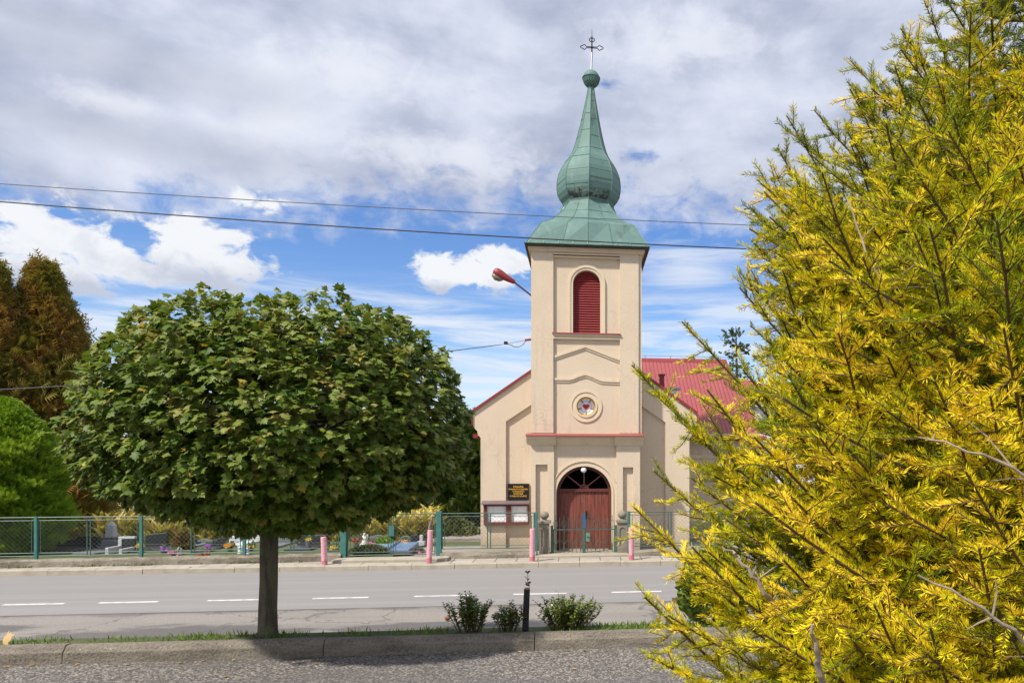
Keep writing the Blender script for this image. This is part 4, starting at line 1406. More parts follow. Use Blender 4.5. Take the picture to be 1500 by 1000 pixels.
def link_panel(parent, A0, B0, z0, z1, cell=0.075, mid=(), wire=0.0024, inset=0.03):
    """framed panel of chain link between two ground points; the mesh is the frame's sub-part"""
    a = Vector((A0[0], A0[1], 0))
    b = Vector((B0[0], B0[1], 0))
    L = (b - a).length
    e = (b - a) / L
    at3 = lambda s_, z_: tuple(a + e * s_) [:2] + (z_,)
    f = MB()
    r = 0.0135
    f.tube([at3(inset, z1), at3(L - inset, z1)], r, 6)
    f.tube([at3(inset, z0), at3(L - inset, z0)], r, 6)
    f.tube([at3(inset, z0), at3(inset, z1)], r, 6)
    f.tube([at3(L - inset, z0), at3(L - inset, z1)], r, 6)
    zi0, zi1 = z0 + 0.07, z1 - 0.075
    f.tube([at3(inset, zi1), at3(L - inset, zi1)], 0.009, 5)
    f.tube([at3(inset, zi0), at3(L - inset, zi0)], 0.009, 5)
    for s0 in (inset + 0.06, L - inset - 0.06):
        f.tube([at3(s0, zi0), at3(s0, zi1)], 0.009, 5)
    for s0 in mid:
        f.tube([at3(s0, z0), at3(s0, z1)], 0.014, 6)
    fr_ = f.build('panel_frame', green_paint, parent)
    w = MB()
    x0, x1 = inset + 0.06, L - inset - 0.06
    hh = zi1 - zi0
    for sg in (1, -1):
        c = x0 - hh
        while c < x1:
            s_a, s_b = c, c + hh
            za, zb_ = zi0, zi1
            if s_a < x0:
                za += (x0 - s_a)
                s_a = x0
            if s_b > x1:
                zb_ -= (s_b - x1)
                s_b = x1
            if s_b > s_a + 0.01:
                if sg < 0:
                    s_a2, s_b2 = x0 + x1 - s_a, x0 + x1 - s_b
                else:
                    s_a2, s_b2 = s_a, s_b
                w.tube([at3(s_a2, za), at3(s_b2, zb_)], wire, 3, cap=False)
            c += cell * 2 ** 0.5
    w.build('wire_mesh', wire_m, fr_)
    return fr_


def square_post(parent, xy, z0, z1, r, mat, name='post'):
    m_ = MB()
    m_.box(xy[0] - r, xy[0] + r, xy[1] - r, xy[1] + r, z0, z1)
    return m_.build(name, mat, parent, bevel=0.004)


FT = 1.30
cf = thing('cemetery_fence', 'long green framed wire fence left of the cemetery gate', 'fence', (*fp(250), WZ), 'green wire fences along the pavement')
us = [-260, -102, 53, 207, 358, 498]
for a, b in zip(us, us[1:]):
    pa_, pb_ = fp(a), fp(b)
    L = math.hypot(pb_[0] - pa_[0], pb_[1] - pa_[1])
    link_panel(cf, pa_, pb_, WZ + 0.06, FT - 0.02, mid=(L * 0.48, L * 0.48 + 0.07))
for a in us[:-1]:
    square_post(cf, fp(a), WZ - 0.05, FT + 0.0, 0.032, teal_paint)

cf2 = thing('yard_fence', 'short green wire fence between the cemetery gate and the church porch', 'fence', (*fp(716), WZ), 'green wire fences along the pavement')
pa_, pb_ = fp(646), fp(784)
L = pb_[0] - pa_[0]
link_panel(cf2, pa_, pb_, WZ + 0.06, 1.27, mid=(L * 0.49, L * 0.49 + 0.075))
square_post(cf2, (pb_[0] + 0.02, pb_[1]), 0.15, 1.29, 0.036, teal_paint)
cf3 = thing('yard_fence', 'green wire fence right of the church gate behind the yellow spruce', 'fence', (*fp(1000), WZ), 'green wire fences along the pavement')
us = [921, 1048, 1180, 1310, 1440, 1570]
for a, b in zip(us, us[1:]):
    pa_, pb_ = fp(a), fp(b)
    L = pb_[0] - pa_[0]
    link_panel(cf3, pa_, pb_, WZ + 0.06, 1.27, mid=(L * 0.45, L * 0.45 + 0.08))
for a in us:
    square_post(cf3, fp(a), 0.2, 1.29, 0.036, teal_paint)

# cemetery double gate
cg = thing('cemetery_gate', 'green wire double gate of the cemetery between two teal posts', 'gate', (*fp(572), 0.2))
for u in (503.5, 643):
    square_post(cg, fp(u), 0.12, 1.33, 0.065, teal_paint)
xm_ = fp(574)
pa_, pb_ = fp(508.5), fp(573.5)
l1_ = link_panel(cg, pa_, pb_, 0.25, 1.27, mid=(), inset=0.015)
l1_.name = 'gate_leaf'
pa_, pb_ = fp(575), fp(638)
l2_ = link_panel(cg, pa_, pb_, 0.25, 1.27, mid=(), inset=0.015)
l2_.name = 'gate_leaf'
mb = MB()
mb.box(xm_[0] - 0.06, xm_[0] + 0.06, xm_[1] - 0.05, xm_[1] - 0.01, 0.72, 0.98)
mb.build('lock_plate', teal_paint, cg)
# brown pole with a bent grey top behind the gate
bx_, by_ = gp(628, 812, 0.2)
bx_, by_ = X(628, 20.0), 20.0
mb = MB()
mb.tube([(bx_, by_, 0.15), (bx_ + 0.02, by_, 0.9), (X(631, 20), by_, Z(631, 765, 20)), (X(634, 20), by_, Z(634, 757, 20)), (X(645, 20), by_, Z(645, 749, 20))], [0.035, 0.032, 0.03, 0.028, 0.026], 8)
tag(mb.build('bent_pipe', simple('rusty_pipe', (0.20, 0.10, 0.075), 0.8, [(6, 0.4, 0.6, (0.30, 0.26, 0.24), 0.7, O1)])), 'rusty pipe with a bent top standing behind the cemetery gate', 'pipe')

# church gate and pillars
GY = 19.95
pillar_root = None
for i, u in enumerate((797.5, 911.5)):
    x_ = X(u, GY)
    z_cap = Z(u, 766, GY)
    if pillar_root is None:
        pt = thing('gate_pillar', '', 'pillar', (x_, GY, 0.18), 'stone pillars of the church gate')
        mb = MB()
        hw = 0.135
        mb.box(x_ - hw, x_ + hw, GY - hw, GY + hw, 0.15, 0.30)
        # shaft with a sunk round-headed panel on its front
        mb.box(x_ - hw + 0.01, x_ + hw - 0.01, GY - hw + 0.03, GY + hw - 0.01, 0.30, z_cap)
        mb.wall_arch(x_ - hw + 0.01, x_ + hw - 0.01, 0.30, z_cap, x_, 0.075, z_cap - 0.19, 0.36, GY - hw + 0.008, GY - hw + 0.03)
        mb.build('shaft', pillar_m, pt)
        mb = MB()
        mb.box(x_ - hw - 0.03, x_ + hw + 0.03, GY - hw - 0.03, GY + hw + 0.03, z_cap, z_cap + 0.07)
        mb.lathe([(0.10, 0.0), (0.06, 0.03), (0.055, 0.05)], x_, GY, 14, z_cap + 0.07)
        mb.build('cap', pillar_m, pt, bevel=0.008)
        mb = MB()
        mb.ball((x_, GY, z_cap + 0.07 + 0.04 + 0.098), 0.118, 10, 0.92)
        mb.build('ball', pillar_m, pt, smooth=True)
        pillar_root, px_first = pt, x_
    else:
        pt = copy_tree(pillar_root)
        pt.location.x = x_
    pt['label'] = ('stone gate pillar with ball top on the left side of the church gate', 'stone gate pillar with ball top nearest the yellow spruce')[i]

cgt = thing('church_gate', 'green wrought iron double gate in front of the brown church door', 'gate', (X(855, GY), GY, 0.2))
ga, gm, gb = X(808.5, GY), X(855.5, GY), X(902, GY)
zr, zb0 = Z(855, 775, GY), Z(855, 811, GY)
zt_ = Z(855, 754, GY)
for sgn, (a, b) in ((-1, (ga + 0.04, gm - 0.03)), (1, (gm + 0.03, gb - 0.04))):
    mb = MB()
    for z_ in (zb0, zr):
        mb.box(a, b, GY - 0.013, GY + 0.013, z_ - 0.014, z_ + 0.014)
    for x_ in (a, b):
        mb.box(x_ - 0.012, x_ + 0.012, GY - 0.014, GY + 0.014, zb0, zr + 0.02)
    nb_ = 7
    for i in range(nb_):
        x_ = a + (b - a) * (i + 0.5) / nb_
        hh = zt_ - (0.05 if i % 2 else 0.0)
        mb.tube([(x_, GY, zb0), (x_, GY, hh - 0.05)], 0.0085, 4, rot=PI / 4)
        mb.tube([(x_, GY, hh - 0.05), (x_, GY, hh)], [0.014, 0.001], 4)
    for i in range(nb_):
        x_ = a + (b - a) * (i + 0.5) / nb_
        if i % 2 == 0:
            for s2 in (-1, 1):
                pts = [(x_ + s2 * 0.012, GY - 0.006, zb0 + 0.10)]
                for q in range(9):
                    an = -PI / 2 + q * PI / 6
                    pts.append((x_ + s2 * (0.055 - 0.04 * math.cos(an + PI / 2) * 1.0 + 0.0), GY - 0.006, zb0 + 0.29 + 0.055 * math.sin(an) + 0.04))
                mb.tube(pts, 0.006, 4)
            for s2 in (-1, 1):
                pts = [(x_ + s2 * (0.008 + 0.05 * math.sin(PI * q / 8)), GY - 0.006, zr + 0.05 + 0.20 * q / 8) for q in range(9)]
                mb.tube(pts, 0.006, 4)
    lf = mb.build('gate_leaf', green_paint, cgt)
for x_ in (ga, gb):
    square_post(cgt, (x_, GY), 0.17, Z(855, 769, GY), 0.032, green_paint)
mb = MB()
mb.box(gm - 0.03, gm + 0.03, GY - 0.03, GY + 0.02, zb0 - 0.02, zr + 0.03)
mb.build('meeting_stile', green_paint, cgt)
mb = MB()
mb.box(gm - 0.036, gm + 0.036, GY - 0.036, GY + 0.02, zr + 0.031, zt_ + 0.04)
mb.build('stile_top', blue_paint, cgt)
mb = MB()
lx0 = X(858.5, GY)
mb.box(lx0, lx0 + 0.095, GY - 0.05, GY - 0.015, Z(862, 792, GY), Z(862, 780, GY))
lk = mb.build('lock_case', simple('pale_green_lock', (0.11, 0.27, 0.17), 0.5), cgt)
mb = MB()
mb.tube([(lx0 + 0.03, GY - 0.05, Z(862, 785, GY)), (lx0 + 0.03, GY - 0.09, Z(862, 785, GY)), (lx0 + 0.12, GY - 0.09, Z(862, 787.5, GY))], 0.01, 6)
mb.build('gate_handle', iron, cgt)

# pink bollards
bollabels = ['leaning pink pipe bollard with a chipped top right of the maple trunk', 'tall pink pipe bollard in front of the right leaf of the cemetery gate',
             'pink pipe bollard in front of the left church gate pillar', 'pink pipe bollard with rust streaks in front of the right church gate pillar',
             'pink pipe bollard standing on the verge side of the road inside the spruce foliage']
first = None
for i, (u, v, vt, tilt) in enumerate(((475.5, 831, 786, -2.0), (628.5, 829.5, 776, 2.2), (779.5, 825, 774, 0.6), (925, 822.5, 772, -0.6), (1062, 905, 843, 0.0))):
    x_, y_ = gp(u, v, 0.13 if i < 4 else 0.0)
    z0 = 0.13 if i < 4 else 0.0
    if i < 4:
        y_ = min(max(y_, 18.80), 19.1)
        x_ = X(u, y_)
    h_ = Z(u, vt, y_) - z0
    if first is None:
        r_ = thing('bollard', '', 'bollard', (x_, y_, z0), 'pink pipe bollards along the road')
        mb = MB()
        mb.lathe([(0.066, 0.10), (0.067, h_ * 0.5), (0.066, h_ - 0.015), (0.060, h_), (0.048, h_ + 0.003), (0.046, h_ - 0.03), (0.0005, h_ - 0.03)], x_, y_, 18, z0)
        mb.build('pipe', pink_paint, r_, smooth=False)
        mb = MB()
        mb.lathe([(0.0675, -0.04), (0.0675, 0.099)], x_, y_, 16, z0)
        mb.build('pipe_foot', pink_base, r_)
        first, h0 = r_, h_
    else:
        r_ = copy_tree(first)
        r_.location = (x_, y_, z0)
        r_.scale.z = h_ / h0
    r_.rotation_euler = (0, math.radians(tilt), 0)
    r_['label'] = bollabels[i]

# ================================================================== CEMETERY
CG = 0.21
grp = 'graves behind the cemetery fence'


def stone(kind, label, u0, u1, vt, d, mat, depth=0.14, base=True, cat='gravestone'):
    x0, x1 = X(u0, d), X(u1, d)
    zt = Z((u0 + u1) / 2, vt - 4, d)
    w = x1 - x0
    h_ = zt - CG
    mb = MB()
    c = (x0 + x1) / 2
    if kind == 'wave':
        top = [(x1 - w * i / 12, zt - 0.10 * h_ * (1 + math.sin(i / 12 * 2 * PI * 1.0 + 0.6))) for i in range(13)]
        mb.prism([(x0, CG + 0.1), (x1, CG + 0.1)] + top, d - depth / 2, d + depth / 2)
    elif kind == 'round':
        top = [(c + w / 2 * math.cos(PI * i / 14), zt - w * 0.35 + w * 0.35 * math.sin(PI * i / 14)) for i in range(15)]
        mb.prism([(x0, CG + 0.1), (x1, CG + 0.1)] + top, d - depth / 2, d + depth / 2)
    elif kind == 'slant':
        mb.prism([(x0, CG + 0.1), (x1, CG + 0.1), (x1, zt), (x0 + w * 0.12, zt - 0.05), (x0, zt - 0.22 * h_)], d - depth / 2, d + depth / 2)
    elif kind == 'step':
        mb.prism([(x0, CG + 0.1), (x1, CG + 0.1), (x1, zt - 0.02), (x0 + w * 0.5, zt), (x0 + w * 0.42, zt - 0.28 * h_), (x0, zt - 0.38 * h_)], d - depth / 2, d + depth / 2)
    elif kind == 'cut':
        mb.prism([(x0, CG + 0.1), (x1, CG + 0.1), (x1, zt), (x0 + w * 0.35, zt - 0.05), (x0 + w * 0.2, zt - 0.4 * h_), (x0, zt - 0.25 * h_)], d - depth / 2, d + depth / 2)
    else:
        mb.prism([(x0, CG + 0.1), (x1, CG + 0.1), (x1, zt), (x0, zt)], d - depth / 2, d + depth / 2)
    t_ = thing('gravestone', label, cat, (c, d, CG), grp)
    mb.build('headstone', mat, t_, bevel=0.012)
    mb = MB()
    mb.box(x0 - 0.06, x1 + 0.06, d - depth / 2 - 0.07, d + depth / 2 + 0.07, CG - 0.02, CG + 0.1)
    mb.build('plinth', mat, t_, bevel=0.01)
    if base:
        mb = MB()
        ln = 1.1
        mb.box(x0, x1, d - depth / 2 - 0.09 - ln, d - depth / 2 - 0.075, CG - 0.02, CG + 0.045)
        mb.build('grave_slab', mat, t_, bevel=0.015)
    return t_


stone('step', 'long low black gravestone stepped at its left, below the corn at far left', 88, 146, 788.5, 22.6, granite_b)
stone('flat', 'long low grey gravestone beside the pale obelisk', 150, 182, 795, 22.0, granite_g)
stone('wave', 'black gravestone with a wavy top right of the obelisk', 171, 202, 788, 24.0, granite_b)
stone('slant', 'large black gravestone with a slanted shoulder and grey edge', 215, 246, 783.5, 22.4, granite_b)
stone('cut', 'low black gravestone with an angular notch beside the large slanted one', 257, 288, 793.5, 22.8, granite_b)
stone('wave', 'small dark wavy gravestone behind the purple flowers', 290, 312, 793, 23.2, granite_g)
stone('cut', 'jagged black gravestone left of the maple trunk', 313, 334, 789.5, 22.2, granite_b)
stone('flat', 'pale grey upright gravestone right beside the maple trunk', 339, 352, 788.5, 23.4, granite_l)
stone('slant', 'pale stone slab leaning behind the maple trunk', 362, 384, 787, 23.6, granite_l)
stone('flat', 'broad black gravestone right of the maple trunk above yellow flowers', 441, 478, 787.5, 22.3, granite_b)
stone('slant', 'grey gravestone half hidden behind the maple trunk', 408, 432, 790, 23.0, granite_g)
stone('wave', 'dark grey wavy gravestone behind the left leaf of the gate', 546, 568, 787, 23.8, granite_g, base=False)
stone('round', 'dark gravestone behind the orange flowers in the gate', 587, 602, 788, 22.6, granite_g, base=False)
stone('round', 'black round topped gravestone between two pale pillars', 603, 614, 786.5, 22.4, granite_b, base=False)
stone('flat', 'narrow pale stone post in the right leaf of the gate', 615, 619.5, 787, 22.2, granite_l, 0.1, False)
stone('flat', 'dark narrow gravestone behind the pink bollard', 620, 630, 785, 22.6, granite_b, 0.12, False)
# kerbed grave frame
x0, x1 = X(178, 21.6), X(202, 21.6)
t_ = thing('grave_surround', 'pale concrete grave frame left of the fence post', 'grave', ((x0 + x1) / 2, 21.6, CG), grp)
mb = MB()
mb.box(x0, x1, 21.45, 21.55, CG + 0.33, CG + 0.39)
mb.box(x0, x0 + 0.09, 21.44, 21.56, CG - 0.02, CG + 0.329)
mb.box(x0, x0 + 0.08, 20.9, 21.439, CG - 0.02, CG + 0.16)
mb.box(x1 - 0.08, x1, 20.9, 21.449, CG - 0.02, CG + 0.12)
mb.build('frame', granite_l, t_, bevel=0.01)
mb = MB()
mb.box(x0 + 0.091, x1 - 0.01, 21.46, 21.54, CG - 0.02, CG + 0.329)
mb.build('back_slab', granite_b, t_)
# obelisk
d = 23.0
x0, x1 = X(157, d), X(169.5, d)
zt = Z(163, 763, d)
c, hw = (x0 + x1) / 2, (x1 - x0) / 2
t_ = thing('obelisk', 'tall pale granite obelisk with a blunt point among the graves', 'monument', (c, d, CG))
mb = MB()
q = lambda s_: [(c - s_, d - s_), (c + s_, d - s_), (c + s_, d + s_), (c - s_, d + s_)]
V = [(x_, y_, z_) for s_, z_ in ((hw, CG + 0.25), (hw * 0.82, zt - 0.12), (0.02, zt)) for x_, y_ in q(s_)]
mb.add(V, [(i * 4 + j, i * 4 + (j + 1) % 4, (i + 1) * 4 + (j + 1) % 4, (i + 1) * 4 + j) for i in range(2) for j in range(4)] + [(8, 9, 10, 11)])
mb.build('shaft', granite_l, t_, bevel=0.008)
mb = MB()
mb.box(c - hw - 0.06, c + hw + 0.06, d - hw - 0.06, d + hw + 0.06, CG - 0.02, CG + 0.25)
mb.build('plinth', granite_g, t_, bevel=0.01)
# blue slabs
for lab, u0, u1, v0, d in (('blue grey grave slab lying behind the left gate leaf', 536, 572, 812, 20.7), ('blue grave slab lying behind the right gate leaf', 578, 605, 811, 20.7)):
    t_ = thing('grave_slab', lab, 'grave', (X((u0 + u1) / 2, d), d, CG), grp)
    mb = MB()
    mb.prism_x([(d - 0.5, CG + 0.05), (d + 0.75, CG + 0.05), (d + 0.75, CG + 0.16), (d - 0.5, CG + 0.11)], X(u0, d), X(u1, d))
    mb.build('slab', blue_slab, t_, bevel=0.01)
    mb = MB()
    mb.box(X(u0, d) - 0.05, X(u1, d) + 0.05, d - 0.56, d + 0.82, CG - 0.02, CG + 0.05)
    mb.build('slab_frame', granite_g, t_)
# white angel statue
d = 22.0
ax, az_ = X(533, d), CG
t_ = thing('statue', 'small white statue of a kneeling figure on a plinth behind the gate', 'statue', (ax, d, CG))
mb = MB()
s_ = (Z(533, 779.5, d) - CG) / 0.62
sv = lambda a_, b_, c_: (ax + a_ * s_, d + b_ * s_, CG + c_ * s_)
mb.tube([sv(0.02, 0, 0.12), sv(0.03, 0, 0.2), sv(0.0, 0, 0.30), sv(-0.01, 0, 0.40), sv(0.0, -0.01, 0.46), sv(0.01, -0.01, 0.49)], [0.12 * s_, 0.11 * s_, 0.085 * s_, 0.085 * s_, 0.055 * s_, 0.03 * s_], 12)
mb.ball(sv(0.03, -0.02, 0.545), 0.05 * s_, 7, 1.15)
mb.tube([sv(-0.06, -0.02, 0.42), sv(-0.09, -0.08, 0.33), sv(-0.02, -0.13, 0.36)], [0.03 * s_, 0.028 * s_, 0.02 * s_], 8)
mb.tube([sv(0.07, -0.02, 0.42), sv(0.09, -0.08, 0.34), sv(0.02, -0.13, 0.38)], [0.03 * s_, 0.028 * s_, 0.02 * s_], 8)
mb.build('figure', marble_w, t_, smooth=True)
mb = MB()
for sg in (-1, 1):
    mb.prism([(ax + sg * 0.03 * s_, CG + 0.30 * s_), (ax + sg * 0.13 * s_, CG + 0.22 * s_), (ax + sg * 0.17 * s_, CG + 0.42 * s_), (ax + sg * 0.15 * s_, CG + 0.55 * s_), (ax + sg * 0.05 * s_, CG + 0.46 * s_)], d + 0.07 * s_, d + 0.10 * s_)
mb.build('wing', marble_w, t_)
mb = MB()
mb.box(ax - 0.15 * s_, ax + 0.17 * s_, d - 0.15 * s_, d + 0.15 * s_, CG - 0.02, CG + 0.12 * s_)
mb.build('plinth', marble_w, t_, bevel=0.01)


def lantern(label, u, v0, v1, d):
    x_ = X(u, d)
    z0, z1 = CG, Z(u, v1, d)
    hh = z1 - z0
    t_ = thing('grave_lantern', label, 'lantern', (x_, d, z0), 'grave lanterns')
    mb = MB()
    mb.lathe([(0.07, 0), (0.07, 0.03), (0.055, 0.04), (0.06, hh * 0.65), (0.05, hh * 0.68)], x_, d, 10, z0)
    mb.build('lantern_glass', opal, t_)
    mb = MB()
    mb.lathe([(0.075, hh * 0.68 + 0.002), (0.06, hh * 0.8), (0.02, hh * 0.9), (0.02, hh)], x_, d, 10, z0)
    mb.build('lantern_lid', granite_l, t_)


lantern('white grave lantern beside the yellow flowers left of the maple trunk', 352, 812, 798, 20.6)
lantern('second white grave lantern nearer the maple trunk', 361, 813, 800, 20.4)
lantern('white lantern by the pink flowers left of the maple trunk', 262, 812, 801, 20.6)


def bouquet(label, u, v, d, mat, wpx, n=16):
    x_, z_ = at(u, v, d)
    r = wpx / 2 * 20.5 / FPX
    t_ = thing('flower_bouquet', label, 'flowers', (x_, d, CG), 'grave flowers')
    mb = MB()
    for i in range(n):
        a, b = random.uniform(0, 2 * PI), math.sqrt(random.random())
        c_ = (x_ + r * b * math.cos(a), d + 0.6 * r * b * math.sin(a), z_ + r * 0.7 * random.uniform(-0.5, 0.6))
        m_ = random.uniform(0.030, 0.050)
        for q in range(6):
            an = q * PI / 3 + random.random()
            tp = (c_[0] + m_ * math.cos(an), c_[1] - 0.012, c_[2] + m_ * math.sin(an))
            s1 = (c_[0] + m_ * 0.7 * math.cos(an + 0.5), c_[1] - 0.025, c_[2] + m_ * 0.7 * math.sin(an + 0.5))
            s2 = (c_[0] + m_ * 0.7 * math.cos(an - 0.5), c_[1] - 0.025, c_[2] + m_ * 0.7 * math.sin(an - 0.5))
            mb.add([c_, s2, tp, s1], [(0, 1, 2, 3)])
        mb.ball(c_, m_ * 0.45, 3)
    mb.build('blossom', mat, t_)
    mb = MB()
    for i in range(n):
        a = random.uniform(0, 2 * PI)
        rr_ = r * random.uniform(0.3, 1.0)
        tip = (x_ + rr_ * math.cos(a), d + 0.5 * rr_ * math.sin(a), z_ + random.uniform(-0.4, 0.5) * r)
        mb.tube([(x_, d, max(CG + 0.02, z_ - r - 0.1)), tip], [0.008, 0.005], 4)
        mb.add([tip, (tip[0] + 0.04, tip[1], tip[2] + 0.05), (tip[0] + 0.01, tip[1], tip[2] + 0.1), (tip[0] - 0.03, tip[1], tip[2] + 0.05)], [(0, 1, 2, 3)])
    mb.build('foliage', f_leaf, t_)
    mb = MB()
    hp = max(0.06, z_ - r * 0.8 - CG)
    mb.lathe([(0.06, 0.0), (0.09, hp * 0.9), (0.095, hp), (0.07, hp)], x_, d, 10, CG)
    mb.build('vase', granite_g, t_)


for a in [('yellow flowers in a vase beside the pale grave frame', 206, 798, 20.8, f_yellow, 10), ('purple flowers in front of the large slanted gravestone', 240.5, 803, 20.9, f_purple, 8),
          ('pink and white flowers on the ground right of the slanted gravestone', 255, 809, 20.4, f_pink, 15), ('tall purple flowers before the jagged gravestone', 305, 799, 21.2, f_purple, 9),
          ('red flowers low at the fence below the purple ones', 300, 811, 20.3, f_red, 14), ('orange flowers left of the white lanterns', 337, 799, 21.2, f_orange, 13),
          ('wide yellow flowers left of the maple trunk', 367, 799, 21.2, f_yellow, 15), ('single yellow bloom right of the maple trunk', 452, 789, 21.6, f_yellow, 8, 5),
          ('yellow chrysanthemums behind the leaning bollard', 480, 803, 20.9, f_yellow, 13), ('second clump of yellow chrysanthemums right of the leaning bollard', 490, 802, 20.9, f_yellow, 12),
          ('red flowers left of the white statue', 522, 790, 21.4, f_red, 16), ('deep pink roses right of the white statue', 545, 796, 20.9, f_pink, 9),
          ('orange bouquet on the dark gravestone in the right gate leaf', 595, 793, 21.6, f_orange, 11), ('yellow flowers low on the grave in the gate centre', 546, 808, 21.0, f_yellow, 12),
          ('small mixed pink flowers behind the right gate leaf', 615, 808, 20.8, f_pink, 14)]:
    bouquet(*a)

# grey steps beyond the yard fence
mb = MB()
d = 23.3
mb.box(X(640, d), X(708, d), d, d + 0.3, -1.0, Z(670, 788, d))
mb.box(X(640, d), X(708, d), d - 0.5, d - 0.001, 0.05, Z(670, 799, d))
tag(mb.build('retaining_wall', wallgrey_m, bevel=0.01), 'low stepped grey retaining wall beyond the fence left of the church', 'wall')

# ================================================================== VEGETATION
def noise_lump(th, hh, seed, amp, n=7):
    r = np.random.default_rng(seed)
    out_ = np.zeros_like(th)
    for i in range(n):
        kx, ky = r.integers(1, 7), r.uniform(1, 9)
        out_ += np.sin(kx * th + r.uniform(0, 6.28)) * np.sin(ky * hh + r.uniform(0, 6.28))
    return 1 + amp * out_ / math.sqrt(n)


def conifer(name, label, cat, x, y, z0, h, r, mat, n, size, prof, seed, group=None, droop=0.2, amp=0.12, shape=SPRAY, trunk_r=0.12, depth=0.35, spike=0.0):
    rg = np.random.default_rng(seed)
    hh = rg.uniform(0.0, 1.0, n) ** 0.85
    th = rg.uniform(0, 2 * PI, n)
    R0 = np.interp(hh, *prof) * r
    lump = noise_lump(th, hh * 3, seed, amp)
    fine = noise_lump(th * 3, hh * 11, seed + 1, amp * 0.6)
    inn = 1 - depth * rg.random(n) ** 2.2
    rad = R0 * lump * fine * inn * (1 + spike * rg.random(n) ** 5)
    hh = np.clip(hh + spike * 0.10 * rg.normal(0, 0.6, n), 0, 1.04)
    P = np.stack([x + rad * np.cos(th), y + rad * np.sin(th), z0 + hh * h], 1)
    outv = np.stack([np.cos(th), np.sin(th), np.zeros(n)], 1)
    Dr = unit(outv * 0.8 + np.array([0, 0, 0.75 - droop * 1.5]) + rg.normal(0, 0.35, (n, 3)))
    Nr = unit(outv * 0.7 + np.array([0, 0, 0.5]) + rg.normal(0, 0.5, (n, 3)))
    sz = size * rg.uniform(0.6, 1.35, n)
    V, Fc, kk = leaves_geo(P, Dr, Nr, sz, *shape)
    var = np.clip(0.5 + 0.9 * (lump * fine - 1) / amp * 0.25 + rg.normal(0, 0.2, n), 0, 1)
    t_ = thing(name, label, cat, (x, y, z0), group)
    np_mesh('crown', V, Fc, mat, t_, np.repeat(var, kk))
    mb_ = MB()
    mb_.tube([(x, y, z0 - 0.2), (x + 0.03, y, z0 + h * 0.5), (x, y, z0 + h * 0.93)], [trunk_r, trunk_r * 0.6, trunk_r * 0.1], 8)
    mb_.build('trunk', bark, t_)
    return t_


DOME = ([0, 0.08, 0.3, 0.5, 0.7, 0.85, 0.95, 1.0], [0.72, 0.9, 1.0, 0.97, 0.82, 0.58, 0.3, 0.05])
CONE = ([0, 0.08, 0.25, 0.5, 0.75, 0.9, 1.0], [0.7, 0.95, 1.0, 0.80, 0.48, 0.24, 0.03])
RAGGED = ([0, 0.08, 0.25, 0.5, 0.7, 0.82, 0.91, 1.0], [0.8, 1.0, 1.0, 0.84, 0.58, 0.34, 0.16, 0.02])
SPIKE = ([0, 0.1, 0.3, 0.55, 0.7, 0.8, 0.88, 0.95, 1.0], [0.85, 1.0, 1.0, 0.82, 0.62, 0.44, 0.27, 0.11, 0.02])
BALL = ([0, 0.15, 0.4, 0.7, 0.9, 1.0], [0.55, 0.85, 1.0, 0.85, 0.5, 0.1])

gx, gy = X(14, 21.2), 21.2
conifer('thuja', 'bright green rounded thuja bush behind the fence at far left', 'tree', X(6, 21.4), 21.4, 0.15, Z(12, 590, 21.4) - 0.15, 1.22, thuja_m, 40000, 0.16, DOME, 11, None, 0.0, 0.16, FEATHER, depth=0.3, spike=0.08)
conifer('thuja', 'tall rusty brown thuja with a ragged top behind the green thuja', 'tree', X(64, 27), 27.0, -1.0, Z(66, 404, 27) + 1.0, 1.5, brown_m, 22000, 0.42, SPIKE, 12, 'brown thujas at far left', 0.15, 0.16, FEATHER, depth=0.6, spike=0.34)
conifer('thuja', 'rusty brown thuja cut by the left edge of the photo', 'tree', X(-14, 26), 26.0, -1.0, Z(-10, 402, 26) + 1.0, 1.25, brown_m, 17000, 0.42, SPIKE, 13, 'brown thujas at far left', 0.15, 0.16, FEATHER, depth=0.6, spike=0.34)
conifer('shrub', 'pale olive shrub in the field left of the maple', 'shrub', X(140, 43), 43.0, -1.5, 2.6, 2.2, olive_m, 5000, 0.35, BALL, 14, 'field shrubs behind the corn', 0.1, 0.2)
conifer('shrub', 'olive shrub behind the corn seen under the maple crown', 'shrub', X(330, 45), 45.0, -1.5, 2.0, 2.8, olive_m, 5000, 0.35, BALL, 15, 'field shrubs behind the corn', 0.1, 0.2)
conifer('dark_conifer', 'dark green conifer touching the left wall of the church', 'tree', X(700, 31), 31.0, -0.9, Z(700, 612, 31) + 0.9, 2.3, dark_m, 28000, 0.34, DOME, 16, 'conifers left of the church', 0.2, 0.2, FEATHER, spike=0.2)
conifer('dark_conifer', 'dark green conifer half hidden by the maple crown', 'tree', X(655, 32), 32.0, -1.2, Z(655, 632, 32) + 1.2, 2.0, dark_m, 22000, 0.34, CONE, 17, 'conifers left of the church', 0.2, 0.2, FEATHER, spike=0.2)
conifer('dark_conifer', 'dark conifer behind the right side of the maple crown', 'tree', X(585, 34), 34.0, -1.6, Z(590, 640, 34) + 1.6, 2.2, dark_m, 18000, 0.34, CONE, 18, 'conifers left of the church', 0.2, 0.2, FEATHER, spike=0.2)
conifer('shrub', 'amber tinted shrub in front of the dark conifers', 'shrub', X(622, 29.5), 29.5, -0.5, Z(622, 728, 29.5) + 0.5, 0.85, amber_m, 4000, 0.26, CONE, 19, None, 0.1, 0.2)
conifer('shrub', 'low green yellow shrub at the foot of the dark conifers', 'shrub', X(668, 26), 26.0, -0.95, Z(668, 766, 26) + 0.95, 0.9, olive_m, 3000, 0.2, BALL, 20, None, 0.1, 0.2)
